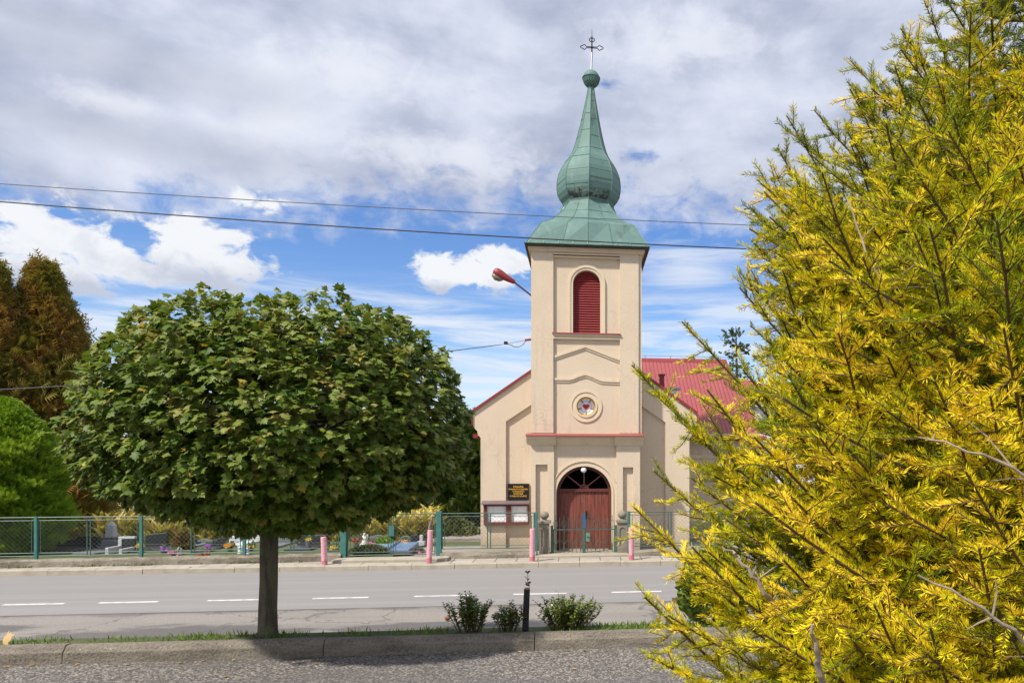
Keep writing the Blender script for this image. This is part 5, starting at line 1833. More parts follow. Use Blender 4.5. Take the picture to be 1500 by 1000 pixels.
conifer('dwarf_conifer', 'small yellow green dwarf conifer among the graves behind the gate', 'shrub', X(562, 21.4), 21.4, CG, Z(562, 790, 21.4) - CG, 0.24, thuja_m, 1200, 0.10, CONE, 21, None, 0.0, 0.15, trunk_r=0.02)
conifer('cushion_shrub', 'round green cushion plant at the foot of the left gate leaf', 'shrub', X(540, 20.1), 20.1, CG - 0.02, 0.22, 0.42, olive_m, 1600, 0.07, BALL, 22, None, 0.0, 0.1, trunk_r=0.02)
conifer('shrub', 'small dark shrub between graves left of the maple trunk', 'shrub', X(268, 21.6), 21.6, CG, 0.42, 0.2, amber_m, 800, 0.11, CONE, 23, None, 0.0, 0.2, trunk_r=0.02)
conifer('thuja', 'fresh green tree behind the upper right of the spruce', 'tree', X(1560, 7.6), 7.6, 0.6, 6.6, 1.3, lime_m, 14000, 0.17, DOME, 24, None, 0.0, 0.15, OVAL)
conifer('laurel_bush', 'dark green leafy bush on the verge behind the spruce tips', 'shrub', X(1040, 9.3), 9.0, 0.64, 0.85, 0.42, bush_m, 2600, 0.09, BALL, 25, None, 0.0, 0.2, OVAL, 0.02)
conifer('broad_tree', 'broad green tree beyond the white house at far right', 'tree', X(1300, 48), 48.0, -2.0, 9.5, 4.5, olive_m, 9000, 0.6, BALL, 26, None, 0.0, 0.2, OVAL)

# larch behind the wing
lx_, ly_ = X(1078, 42), 42.0
t_ = thing('larch', 'thin sparse larch rising behind the red wing roof', 'tree', (lx_, ly_, -1.9))
ztop_l = Z(1078, 478, 42)
mb = MB()
mb.tube([(lx_, ly_, -2.0), (lx_ + 0.1, ly_, 5), (lx_, ly_, ztop_l)], [0.22, 0.13, 0.02], 7)
PP, DD = [], []
for i in range(95):
    z_ = random.uniform(3.5, ztop_l - 0.2)
    a = random.uniform(0, 2 * PI)
    L = (0.4 + 1.6 * (ztop_l - z_) / (ztop_l - 3.5)) * random.uniform(0.5, 1.2)
    e = Vector((lx_ + L * math.cos(a), ly_ + L * math.sin(a), z_ + L * random.uniform(-0.1, 0.35)))
    mb.tube([(lx_, ly_, z_), e], [0.03, 0.008], 4)
    for q in range(9):
        tt = random.uniform(0.3, 1.05)
        PP.append(Vector((lx_, ly_, z_)).lerp(e, tt) + Vector((random.gauss(0, 0.08), random.gauss(0, 0.08), random.gauss(0, 0.08))))
        DD.append(Vector((math.cos(a), math.sin(a), random.uniform(-0.8, 0.8))))
mb.build('trunk', bark, t_)
PP, DD = np.array(PP), np.array(DD)
V, Fc, kk = leaves_geo(PP, DD, rng.normal(0, 1, PP.shape), rng.uniform(0.18, 0.34, len(PP)), *SPRAY)
np_mesh('crown', V, Fc, larch_m, t_, np.repeat(rng.random(len(PP)), kk))

# white house at the right
hx0, hx1 = X(1112, 36), X(1205, 36)
hz_e, hz_r = Z(1140, 588, 36), Z(1125, 556, 39.5)
hs_ = thing('house', 'white house with a red roof behind the church wing at right', 'house', ((hx0 + hx1) / 2, 39, -0.5))
mb = MB()
mb.box(hx0, hx1 - 0.4, 36, 43, -2.2, hz_e)
mb.build('wall', house_w, hs_)
mb = MB()
V = [(hx0 - 0.3, 35.6, hz_e - 0.1), (hx1, 35.6, hz_e - 0.1), (hx1 - 3.0, 39.5, hz_r), (hx0 - 0.3, 39.5, hz_r), (hx0 - 0.3, 43.4, hz_e - 0.1), (hx1, 43.4, hz_e - 0.1)]
mb.add(V, [(0, 1, 2, 3), (3, 2, 5, 4), (1, 5, 2), (0, 3, 4), (0, 4, 5, 1)])
mb.build('roof', roof_red, hs_)
mb = MB()
mb.box(hx0 - 0.3, hx1 + 0.02, 35.52, 35.6, hz_e - 0.28, hz_e - 0.1)
mb.build('fascia', white_m, hs_)
wx_ = X(1150, 36)
mb = MB()
mb.box(wx_ - 0.5, wx_ + 0.5, 35.93, 35.998, Z(1150, 640, 36), Z(1150, 608, 36))
wfr = mb.build('window_frame', white_m, hs_)
mb = MB()
mb.box(wx_ - 0.42, wx_ + 0.42, 35.91, 35.929, Z(1150, 637.5, 36), Z(1150, 610.5, 36))
mb.build('pane', glass_dark, wfr)

# corn field
n = 2600
cxs = rng.uniform(X(20, 29), X(650, 29), n)
cys = 26.3 + rng.integers(0, 9, n) * 0.75 + rng.normal(0, 0.05, n)
hgt = rng.uniform(1.35, 1.80, n) + 0.0
PP, DD, NN, SZ, VR = [], [], [], [], []
nl = 9
for i in range(nl):
    a = rng.uniform(0, 2 * PI, n)
    zf = 0.35 + 0.6 * i / nl
    P = np.stack([cxs, cys, -0.95 - 0.02 * (cys - 26) + hgt * zf], 1)
    dv_ = np.stack([np.cos(a), np.sin(a), rng.uniform(0.8, 2.6, n)], 1)
    PP.append(P)
    DD.append(dv_)
    NN.append(np.stack([-np.cos(a) * 0.7, -np.sin(a) * 0.7, np.ones(n)], 1))
    SZ.append(rng.uniform(0.5, 0.85, n))
    VR.append(np.clip(0.15 + 0.55 * zf + rng.normal(0, 0.22, n), 0, 1))
CORNLEAF = ([(0.03, 0, 0), (0.07, 0.4, 0.0), (0.045, 0.75, -0.13), (0, 1.0, -0.36), (-0.045, 0.75, -0.13), (-0.07, 0.4, 0), (-0.03, 0, 0)],
            [(0, 1, 5, 6), (1, 2, 4, 5), (2, 3, 3, 4)])
CORNF = [(0, 1, 5), (0, 5, 6), (1, 2, 4), (1, 4, 5), (2, 3, 4)]
V1, F1, kk = leaves_geo(np.concatenate(PP), np.concatenate(DD), np.concatenate(NN), np.concatenate(SZ), CORNLEAF[0], CORNF)
vr1 = np.repeat(np.concatenate(VR), kk)
# stalks with tassels
m_ = 3
P = np.repeat(np.stack([cxs, cys, np.full(n, -1.0)], 1), m_, 0)
Dd = np.tile(np.array([[0, 0, 1.0]]), (n * m_, 1)) + rng.normal(0, 0.03, (n * m_, 3))
V2, F2, kk2 = leaves_geo(P, Dd, rng.normal(0, 1, (n * m_, 3)), np.repeat(hgt, m_) * rng.uniform(0.98, 1.08, n * m_), [(0.014, 0, 0), (0.008, 1, 0), (-0.008, 1, 0), (-0.014, 0, 0)], [(0, 1, 2), (0, 2, 3)])
tag(np_mesh('corn_field', np.concatenate([V1, V2]), np.concatenate([F1, F2 + len(V1)]), corn_m, None, np.concatenate([vr1, np.full(len(V2), 0.8)])), 'ripening yellow corn standing behind the graves', 'corn', kind='stuff')

# far wood closing the horizon
n = 15000
tx_ = rng.uniform(-170, 170, n)
ty_ = 120 + rng.uniform(-6, 6, n)
top_ = 6.5 + 2.2 * np.sin(tx_ * 0.11) + 1.6 * np.sin(tx_ * 0.37 + 1) + 1.2 * np.sin(tx_ * 0.9 + 2)
P = np.stack([tx_, ty_, -2.2 + top_ * rng.random(n) ** 0.7], 1)
V, Fc, kk = leaves_geo(P, rng.normal(0, 1, (n, 3)) + np.array([0, 0, 0.6]), rng.normal(0, 0.6, (n, 3)) + np.array([0, -1, 0.4]), rng.uniform(1.0, 2.1, n), *SPRAY)
tag(np_mesh('far_wood', V, Fc, olive_m, None, np.repeat(rng.random(n) * 0.7, kk)), 'low far wood closing the horizon beyond the fields', 'wood', kind='stuff')

# verge grass
n = 9000
gx_ = rng.uniform(-9.5, 6.0, n)
clump = np.sin(gx_ * 1.3) + np.sin(gx_ * 3.1 + 1) + np.sin(gx_ * 7.7 + 2)
keep = (rng.random(n) < 0.35 + 0.2 * clump + 0.4 * (gx_ > 0.2))
gx_ = gx_[keep]
n = len(gx_)
gy_ = rng.uniform(8.60, 8.97, n)
P = np.stack([gx_, gy_, np.full(n, KT - 0.02)], 1)
Dd = np.stack([rng.normal(0, 0.5, n), rng.normal(0, 0.4, n), np.ones(n)], 1)
V, Fc, kk = leaves_geo(P, Dd, rng.normal(0, 1, (n, 3)), rng.uniform(0.03, 0.085, n), [(0.09, 0, 0), (0.06, 0.5, 0.05), (0, 1, 0.2), (-0.06, 0.5, 0.05), (-0.09, 0, 0)], [(0, 1, 3), (0, 3, 4), (1, 2, 3)])
tag(np_mesh('verge_grass', V, Fc, grass_m, None, np.repeat(rng.random(n), kk)), 'short bright grass growing along the back of the kerb', 'grass', kind='stuff')
# weeds at the foot of the low wall
n = 2200
gx_ = rng.uniform(-16, -3.4, n)
gx_ = gx_[(np.sin(gx_ * 2.2) + np.sin(gx_ * 5.3)) > rng.uniform(-0.6, 1.6, n)]
n = len(gx_)
gy_ = np.array([fy(q) for q in gx_]) - 0.17 + rng.uniform(-0.05, 0.02, n)
P = np.stack([gx_, gy_, np.full(n, 0.12)], 1)
Dd = np.stack([rng.normal(0, 0.5, n), rng.normal(0, 0.4, n), np.ones(n)], 1)
V, Fc, kk = leaves_geo(P, Dd, rng.normal(0, 1, (n, 3)), rng.uniform(0.03, 0.09, n), [(0.12, 0, 0), (0.08, 0.5, 0.05), (0, 1, 0.2), (-0.08, 0.5, 0.05), (-0.12, 0, 0)], [(0, 1, 3), (0, 3, 4), (1, 2, 3)])
tag(np_mesh('wall_weeds', V, Fc, olive_m, None, np.repeat(rng.random(n), kk)), 'thin weeds along the foot of the cemetery wall', 'weeds', kind='stuff')

# kerb-side bushes
def bush(label, u, v0, v1, hw_px, seed, ns, d=8.76):
    rg = np.random.default_rng(seed)
    x_ = X(u, d)
    z0 = KT - 0.02
    zt = Z(u, v1, d)
    sc_ = 8.6 / FPX
    t_ = thing('bush', label, 'bush', (x_, d, z0), 'leafy bushes behind the kerb')
    mb = MB()
    PP, DD, NN, SZ, VR = [], [], [], [], []
    for i in range(ns):
        a = rg.uniform(0, 2 * PI)
        rad = hw_px * sc_ * rg.uniform(0.15, 1.0)
        hh = (zt - z0) * rg.uniform(0.55, 1.0) * (1 - 0.28 * (rad / (hw_px * sc_)) ** 2)
        b0 = Vector((x_ + rad * 0.45 * math.cos(a), d + 0.14 * rad * math.sin(a), z0))
        e0 = Vector((x_ + rad * math.cos(a), d + 0.55 * rad * math.sin(a), z0 + hh))
        ctrl = b0.lerp(e0, 0.5) + Vector((rg.normal(0, 0.03), rg.normal(0, 0.03), 0.04))
        pts = [b0, b0.lerp(ctrl, 0.6), ctrl, ctrl.lerp(e0, 0.5), e0]
        mb.tube(pts, [0.006, 0.005, 0.0045, 0.003, 0.0018], 4)
        nlf = int(46 * hh / 0.5)
        for q in range(nlf):
            tt = 0.10 + 0.9 * (q + rg.random()) / nlf
            k_ = min(int(tt * 4), 3)
            p_ = pts[k_].lerp(pts[k_ + 1], tt * 4 - k_)
            ang = q * 2.4 + rg.uniform(-0.5, 0.5)
            dv = Vector((math.cos(ang), math.sin(ang), rg.uniform(0.1, 0.9))).normalized()
            PP.append(p_ + dv * 0.008)
            DD.append(dv)
            NN.append((0.3 * rg.normal(), 0.3 * rg.normal(), 1.0))
            SZ.append(rg.uniform(0.034, 0.062) * (1.0 if tt < 0.85 else 0.7))
            VR.append(min(1, max(0, rg.normal(0.45, 0.2) + (0.4 if tt > 0.93 else 0))))
    mb.build('stem', twig_bark, t_)
    V, Fc, kk = leaves_geo(np.array(PP), np.array(DD), np.array(NN), np.array(SZ), *OVAL)
    np_mesh('foliage', V, Fc, bush_m, t_, np.repeat(np.array(VR), kk))


bush('leafy bush at the left end of the row behind the kerb', 689, 925, 861, 40, 31, 34)
bush('small low bush close to the left of the charred post', 743, 923, 876, 30, 32, 24)
bush('widest leafy bush right of the charred post', 829, 922, 866, 58, 33, 60)

# charred post
d = 8.74
sx_ = X(771, d)
t_ = thing('charred_post', 'short black charred post standing between the bushes', 'post', (sx_, d, KT - 0.02))
z1 = Z(772, 862, d)
mb = MB()
mb.tube([(sx_ - 0.012, d, KT - 0.06), (sx_ - 0.004, d, KT + 0.2), (sx_ + 0.008, d, z1)], [0.037, 0.036, 0.034], 10)
mb.build('shaft', stump_m, t_)
mb = MB()
mb.lathe([(0.033, 0.0), (0.028, 0.012), (0.01, 0.016)], sx_ + 0.008, d, 10, z1 + 0.0005)
mb.build('cut_top', cut_wood, t_)
tw = thing('twig_plant', 'thin reddish twig with small leaves rising above the charred post', 'plant', (sx_, d + 0.06, KT))
mb = MB()
tp = [(sx_ + 0.0, d + 0.07, KT - 0.03), (sx_ + 0.03, d + 0.06, z1 + 0.01), (sx_ + 0.005, d + 0.06, z1 + 0.1), (X(772, d), d + 0.06, Z(772, 838, d))]
mb.tube(tp, [0.005, 0.004, 0.003, 0.002], 4)
mb.build('stem', twig_bark, tw)
PP, DD = [], []
for q in range(13):
    k_ = 1 + (q % 2)
    tt = random.random()
    p_ = Vector(tp[k_]).lerp(Vector(tp[k_ + 1]), tt)
    PP.append(p_)
    DD.append((math.cos(q * 2.4), math.sin(q * 2.4) * 0.5, 0.5))
V, Fc, kk = leaves_geo(np.array(PP), np.array(DD), rng.normal(0, 1, (13, 3)), rng.uniform(0.03, 0.05, 13), *OVAL)
np_mesh('foliage', V, Fc, leafmat('reddish_leaf', [(0, (0.11, 0.04, 0.035)), (1, (0.16, 0.09, 0.05))]), tw, np.repeat(rng.random(13), kk))

# fallen fruit on the road
fx_, fy__ = gp(655.5, 909, 0.0)
mb = MB()
mb.ball((fx_, fy__, 0.045), 0.045, 7, 0.85)
mb.tube([(fx_, fy__, 0.075), (fx_ + 0.01, fy__, 0.10)], 0.004, 4)
tag(mb.build('fallen_fruit', simple('brown_fruit', (0.24, 0.09, 0.04), 0.6, [(30, 0.4, 0.6, (0.1, 0.035, 0.02), 0.8, O1)]), smooth=True), 'brown fallen fruit lying on the old asphalt left of the bushes', 'fruit')

# fallen maple leaves
LEAF_R = [(0.04, -0.02), (0.30, -0.07), (0.40, 0.06), (0.27, 0.16), (0.42, 0.26), (0.62, 0.38), (0.44, 0.44), (0.27, 0.46), (0.30, 0.62), (0.22, 0.70), (0.11, 0.74), (0.0, 1.0)]
outline = LEAF_R + [(-x_, y_) for x_, y_ in LEAF_R[-2::-1]]
MAPLE_V = [(0, 0.22, 0.03)] + [(x_, y_, -0.22 * abs(x_) ** 1.3 - 0.20 * max(y_, 0) ** 2) for x_, y_ in outline]
nO = len(outline)
MAPLE_F = [(0, 1 + i, 1 + (i + 1) % nO) for i in range(nO)]
fallen_m = leafmat('fallen_leaf', [(0.0, (0.22, 0.11, 0.04)), (0.5, (0.42, 0.29, 0.08)), (1.0, (0.50, 0.33, 0.16))], 0.7, 0.1)
n = 26
lx_s = np.concatenate([rng.uniform(-8, -3, 16), rng.uniform(-3, 1.5, 10)])
ly_s = np.where(rng.random(n) < 0.65, rng.uniform(8.30, 8.44, n), rng.uniform(7.4, 8.3, n))
for i in range(n):
    V, Fc, kk = leaves_geo(np.array([[lx_s[i], ly_s[i], PK + 0.012]]), np.array([[math.cos(i * 2.4), math.sin(i * 2.4), 0.05]]), np.array([[0, 0.2, 1.0]]), [random.uniform(0.04, 0.07)], MAPLE_V, MAPLE_F)
    tag(np_mesh('fallen_leaf', V, Fc, fallen_m, None, np.full(kk, random.random())), 'curled dry leaf on the coarse asphalt at the foot of the kerb', 'leaf', 'fallen leaves by the kerb')
# the brown leaf at the left frame edge on the verge
x_, z_ = at(4, 934, 8.68)
V, Fc, kk = leaves_geo(np.array([[x_, 8.68, KT + 0.03]]), np.array([[0.6, -0.3, 0.5]]), np.array([[0, -0.8, 0.6]]), [0.17], MAPLE_V, MAPLE_F)
tag(np_mesh('fallen_leaf', V, Fc, fallen_m, None, np.full(kk, 0.9)), 'large pale brown leaf on the grass at the left edge of the photo', 'leaf')

# ------------------------------------------------------------------ maple
MD = 8.80
mxx = X(393, MD)
maple = thing('maple_tree', 'ball-headed maple with dense green crown on the kerbside verge', 'tree', (mxx, MD, KT - 0.02))
mb = MB()
zc0 = Z(400, 760, MD)
tr = [(mxx - 0.01, MD, KT - 0.06), (mxx - 0.005, MD, KT + 0.05), (mxx - 0.005, MD, KT + 0.3), (mxx + 0.005, MD, KT + 0.6), (mxx + 0.01, MD, zc0), (mxx, MD, zc0 + 0.5), (mxx - 0.02, MD + 0.02, zc0 + 1.1)]
mb.tube(tr, [0.122, 0.102, 0.094, 0.091, 0.092, 0.09, 0.065], 16)
for i in range(15):
    a = i * 2.4
    s0 = Vector((mxx, MD, zc0 + 0.2 + 0.05 * i))
    L = random.uniform(0.9, 1.4)
    up = random.uniform(0.25, 1.0)
    e0 = s0 + Vector((math.cos(a) * L, math.sin(a) * L, L * up * 0.8))
    m0 = s0.lerp(e0, 0.5) + Vector((0, 0, 0.1))
    mb.tube([s0, m0, e0], [0.045, 0.028, 0.01], 7)
    for q in range(3):
        e1 = m0 + Vector((random.gauss(0, 0.32), random.gauss(0, 0.32), random.gauss(0.1, 0.2)))
        mb.tube([m0, e1], [0.018, 0.006], 5)
mb.build('trunk', bark, maple, smooth=True)

cz = Z(385, 642, MD)
rx, ry = 1.93, 1.85
ztp, zbt = Z(385, 444, MD), Z(385, 778, MD)
NL = 46000


def crown_surface(n, rg):
    th = rg.uniform(0, 2 * PI, n)
    sph = rg.uniform(-1, 1, n)               # sin of latitude
    c_ = np.sqrt(1 - sph ** 2)
    up = sph > 0
    # flattened underside, domed top
    hz_ = np.where(up, (ztp - cz) * np.abs(sph) ** 0.92, -(cz - zbt) * np.abs(sph) ** 0.95)
    rad = np.where(up, c_ ** 0.60, c_ ** 0.98)
    lump = noise_lump(th, sph * 3, 5, 0.045) * noise_lump(th * 2, sph * 9, 6, 0.035)
    return th, sph, rad * lump, hz_ * lump


th, sph, rad, hz_ = crown_surface(NL, rng)
inn = 1 - 0.34 * rng.random(NL) ** 1.7
inn[:9000] = rng.uniform(0.42, 0.74, 9000)
bulge = 1 + 0.05 * np.maximum(rng.normal(0, 0.35, NL), 0)
P = np.stack([mxx + 0.20 + rx * rad * np.cos(th) * inn * bulge, MD + ry * rad * np.sin(th) * inn * bulge, cz + hz_ * inn * bulge], 1)
# leaves gather in overlapping tiers: pull them towards twig-end clusters
NC = 1500
thc, spc, radc, hzc = crown_surface(NC, rng)
cin = 1.02 - 0.20 * rng.random(NC) ** 1.3
C = np.stack([mxx + 0.20 + rx * radc * np.cos(thc) * cin, MD + ry * radc * np.sin(thc) * cin, cz + hzc * cin], 1)
idx = np.empty(NL, int)
for s0 in range(0, NL, 2000):
    dd = ((P[s0:s0 + 2000, None] - C[None]) ** 2).sum(-1)
    idx[s0:s0 + 2000] = dd.argmin(1)
pull = rng.uniform(0.25, 0.72, NL)[:, None]
P = P + (C[idx] - P) * pull
cent = np.array([mxx, MD, cz - 0.3])
outv = unit((P - cent) / np.array([rx, ry, 1.5]))
away = unit(P - C[idx] + rng.normal(0, 0.03, P.shape))
Dr = unit(outv * 0.75 + away * 0.35 + np.array([0, 0, -0.55]) + rng.normal(0, 0.34, P.shape))
Nr = unit(outv * 0.75 + np.array([-0.15, -0.15, 0.65]) + rng.normal(0, 0.26, P.shape))
sz = rng.uniform(0.056, 0.096, NL)
sz[:9000] = 0.155
V, Fc, kk = leaves_geo(P, Dr, Nr, sz, MAPLE_V, MAPLE_F)
crand = rng.normal(0, 0.13, NC)
var = np.clip(0.40 + crand[idx] + rng.normal(0, 0.15, NL) + 0.10 * sph, 0, 0.9)
yl = rng.random(NL) < 0.022
var[yl] = rng.uniform(0.9, 1.0, yl.sum())
np_mesh('crown', V, Fc, maple_m, maple, np.repeat(var, kk))

# ------------------------------------------------------------------ overhead cables
def cable(label, pix, d, r, mat=cable_m, n=60, grp_='overhead cables across the sky'):
    q = np.array([at(u, v, d) for u, v in pix])
    co = np.polyfit(q[:, 0], q[:, 1], 2 if len(pix) > 2 else 1)
    xs_ = np.linspace(q[0, 0], q[-1, 0], n)
    m_ = MB()
    m_.tube([(x_, d, float(np.polyval(co, x_))) for x_ in xs_], r, 5)
    return tag(m_.build('overhead_cable', mat), label, 'cable', grp_)


cable('upper thin cable crossing in front of the copper spire', [(-600, 226), (0, 265), (410, 296), (815, 320.5), (1090, 330), (1500, 341), (2000, 352)], 16.0, 0.009, cable_g)
cable('lower thick black cable passing at the tower eaves', [(-600, 240), (0, 297.5), (410, 328), (770, 350), (1120, 364), (1500, 376), (2000, 388)], 16.6, 0.014)
wire = thing('service_cable', 'thin grey service cable running left from the bracket on the tower', 'cable', (tx0, YT + 0.5, Z(776, 497, YT)), 'overhead cables across the sky')
d = YT + 0.5
mb = MB()
q = [at(u, v, d) for u, v in ((774, 496.5), (742, 503), (640, 517), (330, 548), (0, 570), (-250, 580))]
co = np.polyfit([p[0] for p in q[1:]], [p[1] for p in q[1:]], 2)
xs_ = np.linspace(q[1][0], q[-1][0], 40)
mb.tube([(tx0 - 0.02, d, q[0][1])] + [(x_, d, float(np.polyval(co, x_))) for x_ in xs_], [0.006] * 2 + [0.013] * 39, 5)
lp = [at(u, v, d) for u, v in ((742, 503.5), (748, 505), (754, 508), (760, 508), (766, 505), (770, 499), (774, 497))]
mb.tube([(p[0], d, p[1]) for p in lp], 0.011, 5)
mb.build('conductor', cable_g, wire)
mb = MB()
mb.tube([(tx0 + 0.01, d, q[0][1] + 0.0), (X(769, d), d, Z(769, 498, d))], 0.035, 8)
mb.build('insulator', red_paint, wire)
mb = MB()
p = at(741, 502.5, d)
mb.box(p[0] - 0.05, p[0] + 0.05, d - 0.03, d + 0.03, p[1] - 0.035, p[1] + 0.045)
mb.build('cable_clamp', iron, wire)

# ------------------------------------------------------------------ golden spruce in the foreground
SY = 2.95
ts = (1575 - CX) / FPX
SX_, SYW = SY * (SA + ts * CA), SY * (CA - ts * SA)
spruce = thing('spruce_tree', 'large yellow green spruce filling the right foreground', 'tree', (SX_, SYW, PK))
APEX = 5.45
ENV = ([PK, 1.2, 1.7, 2.3, 2.75, 3.2, 3.6, 3.95, 4.4, 4.9, APEX], [1.45, 1.62, 1.66, 1.62, 1.56, 1.46, 1.26, 1.06, 0.70, 0.36, 0.05])
srg = np.random.default_rng(42)
shoots = []      # start, end, radius0, needle length, var, needles?
main_mb = MB()
cam_az = math.atan2(-SYW, -SX_)


def add_shoot(a, b, r, var, nlen, needle=True, bend=None):
    shoots.append((a, b, r, var, nlen, 1.0 if needle else 0.0))


def grow_branch(az_, ztip, r, asc, hue, mbx, dens=1.0):
    z0 = max(PK + 0.15, ztip - r * math.tan(asc))
    base = np.array([SX_ + 0.04 * math.cos(az_), SYW + 0.04 * math.sin(az_), z0])
    side = np.array([-math.sin(az_), math.cos(az_), 0])
    tipv = np.array([SX_ + r * math.cos(az_), SYW + r * math.sin(az_), ztip])
    ns = 14
    wig = srg.normal(0, 0.055, 3)
    pts = []
    for i in range(ns + 1):
        t_ = i / ns
        p = base + (tipv - base) * t_
        p = p + np.array([0, 0, -0.13 * r * math.sin(PI * t_) + wig[2] * 0.5 * math.sin(2 * PI * t_)]) + side * (wig[0] * math.sin(PI * t_) * 2 + wig[1] * math.sin(2.4 * PI * t_))
        pts.append(p)
    pts = np.array(pts)
    L = np.linalg.norm(tipv - base)
    r0 = 0.0040 + 0.0045 * r
    mbx.tube([tuple(p) for p in pts], [r0 * (1 - 0.86 * (i / ns)) + 0.001 for i in range(ns + 1)], 6)
    step = L / ns
    for i in range(ns):
        if i / ns > 0.34:
            add_shoot(pts[i], pts[i + 1], 0.0, hue + srg.normal(0, 0.08), 0.018)
    nsec = int(L / 0.050 * dens)
    for kq in range(nsec):
        t_ = 0.16 + 0.83 * (kq + srg.uniform(0, 0.8)) / nsec
        if t_ > 0.985:
            continue
        ii = min(int(t_ * ns), ns - 1)
        p = pts[ii] + (pts[ii + 1] - pts[ii]) * (t_ * ns - ii)
        ax_ = unit(pts[ii + 1] - pts[ii])
        ln = min(0.46, (0.10 + 0.40 * (1 - t_) * L)) * srg.uniform(0.55, 1.15)
        ro = srg.choice([0.0, PI]) + srg.normal(0, 0.55)
        ang = srg.uniform(0.65, 1.15)
        dr = unit(ax_ * math.cos(ang) + (side * math.cos(ro) + np.array([0, 0, 1.0]) * math.sin(ro)) * math.sin(ang) + np.array([0, 0, -0.08]))
        grow_twig(p, dr, ln, hue, ax_, t_)
    for s2 in (-1, 1):
        dr = unit((tipv - pts[-2]) / step + side * s2 * 0.8)
        grow_twig(pts[-2], dr, 0.07, hue, unit(tipv - pts[-2]), 1.0)


def grow_twig(p, dr, ln, hue, ax_, t_):
    q = p + dr * ln * 0.55
    d2 = unit(dr + ax_ * 0.15 + np.array([0, 0, srg.uniform(-0.25, 0.2)]))
    e = q + d2 * ln * 0.45
    v0 = hue + srg.normal(0, 0.12) + 0.75 * (t_ - 0.74)
    nl_ = srg.uniform(0.0155, 0.0205)
    inner = t_ < 0.38
    add_shoot(p, q, 0.0026, v0 - 0.06, nl_, not inner or srg.random() < 0.15)
    add_shoot(q, e, 0.0020, v0 + 0.06, nl_)
    nt = int(ln / 0.052)
    sd = unit(np.cross(dr, np.array([0, 0, 1.0])))
    ups = np.cross(sd, dr)
    for kq in range(1, nt):
        f = kq / nt
        pp = p + dr * ln * 0.55 * min(1, f / 0.55) + (d2 * ln * 0.45 * max(0, (f - 0.55) / 0.45))
        l3 = min(0.16, 0.055 + 0.42 * ln * (1 - f)) * srg.uniform(0.5, 1.25)
        if srg.random() < 0.10:
            continue
        ro = (0.0 if kq % 2 else PI) + srg.normal(0, 0.45)
        an = srg.uniform(0.7, 1.15)
        d3 = unit(dr * math.cos(an) + (sd * math.cos(ro) + ups * math.sin(ro)) * math.sin(an))
        add_shoot(pp, pp + d3 * l3, 0.0016, v0 + srg.normal(0.03, 0.12), nl_)


nb = 210
for i in range(nb):
    ztip = 0.90 + (APEX - 0.35 - 0.90) * ((i + srg.random()) / nb) ** 0.95
    if srg.random() < 0.80:
        az_ = cam_az + srg.uniform(-1.75, 1.75)
    else:
        az_ = srg.uniform(0, 2 * PI)
    r = np.interp(ztip, *ENV) * srg.uniform(0.62, 1.04)
    asc = math.radians(srg.uniform(-6, 22) + 16 * max(0, ztip - 3.2) / 2)
    hf = (ztip - 0.9) / (APEX - 0.9)
    hue = float(np.clip(srg.normal(0.58 - 0.16 * hf, 0.19), 0.12, 0.98))
    grow_branch(az_, ztip, r, asc, hue, main_mb)


def photo_branch(u, v, Yc, asc, hue):
    """a long branch whose tip stands where the photograph shows it, Yc metres in front of the camera"""
    t_ = (u - CX) / FPX
    tx, ty, tz = Yc * (SA + t_ * CA), Yc * (CA - t_ * SA), H - (v - HZ) / FPX * Yc
    az_ = math.atan2(ty - SYW, tx - SX_)
    r = math.hypot(ty - SYW, tx - SX_)
    grow_branch(az_, tz, r, math.radians(asc), hue, main_mb)


for i in range(48):                       # sprays of the upper left outline
    v_ = srg.uniform(60, 560)
    lim = np.interp(v_, [0, 70, 170, 300, 450, 560], [1370, 1285, 1185, 1120, 1130, 1060])
    u_ = lim + abs(srg.normal(0, 75))
    photo_branch(u_, v_, srg.uniform(2.25, 2.75), srg.uniform(14, 40), float(np.clip(srg.normal(0.56, 0.12), 0.2, 0.9)))
for i in range(34):                       # the dense left flank in front of the wires and the wing roof
    v_ = srg.uniform(270, 900)
    lim = np.interp(v_, [270, 330, 450, 560, 700, 900], [1130, 1100, 1120, 1085, 1020, 985])
    photo_branch(lim + abs(srg.normal(0, 70)), v_, srg.uniform(2.1, 2.6), srg.uniform(4, 24), float(np.clip(srg.normal(0.52, 0.17), 0.15, 0.9)))
for i in range(75):                       # the near, camera-facing sprays
    u_, v_ = srg.uniform(1120, 1500), srg.uniform(120, 990)
    lim = 1340 - 0.62 * v_ if v_ < 420 else 1080
    if u_ < lim:
        continue
    photo_branch(u_, v_, srg.uniform(1.55, 2.25), srg.uniform(-8, 16) + (14 if v_ < 400 else 0), float(np.clip(srg.normal(0.58, 0.20), 0.12, 0.95)))
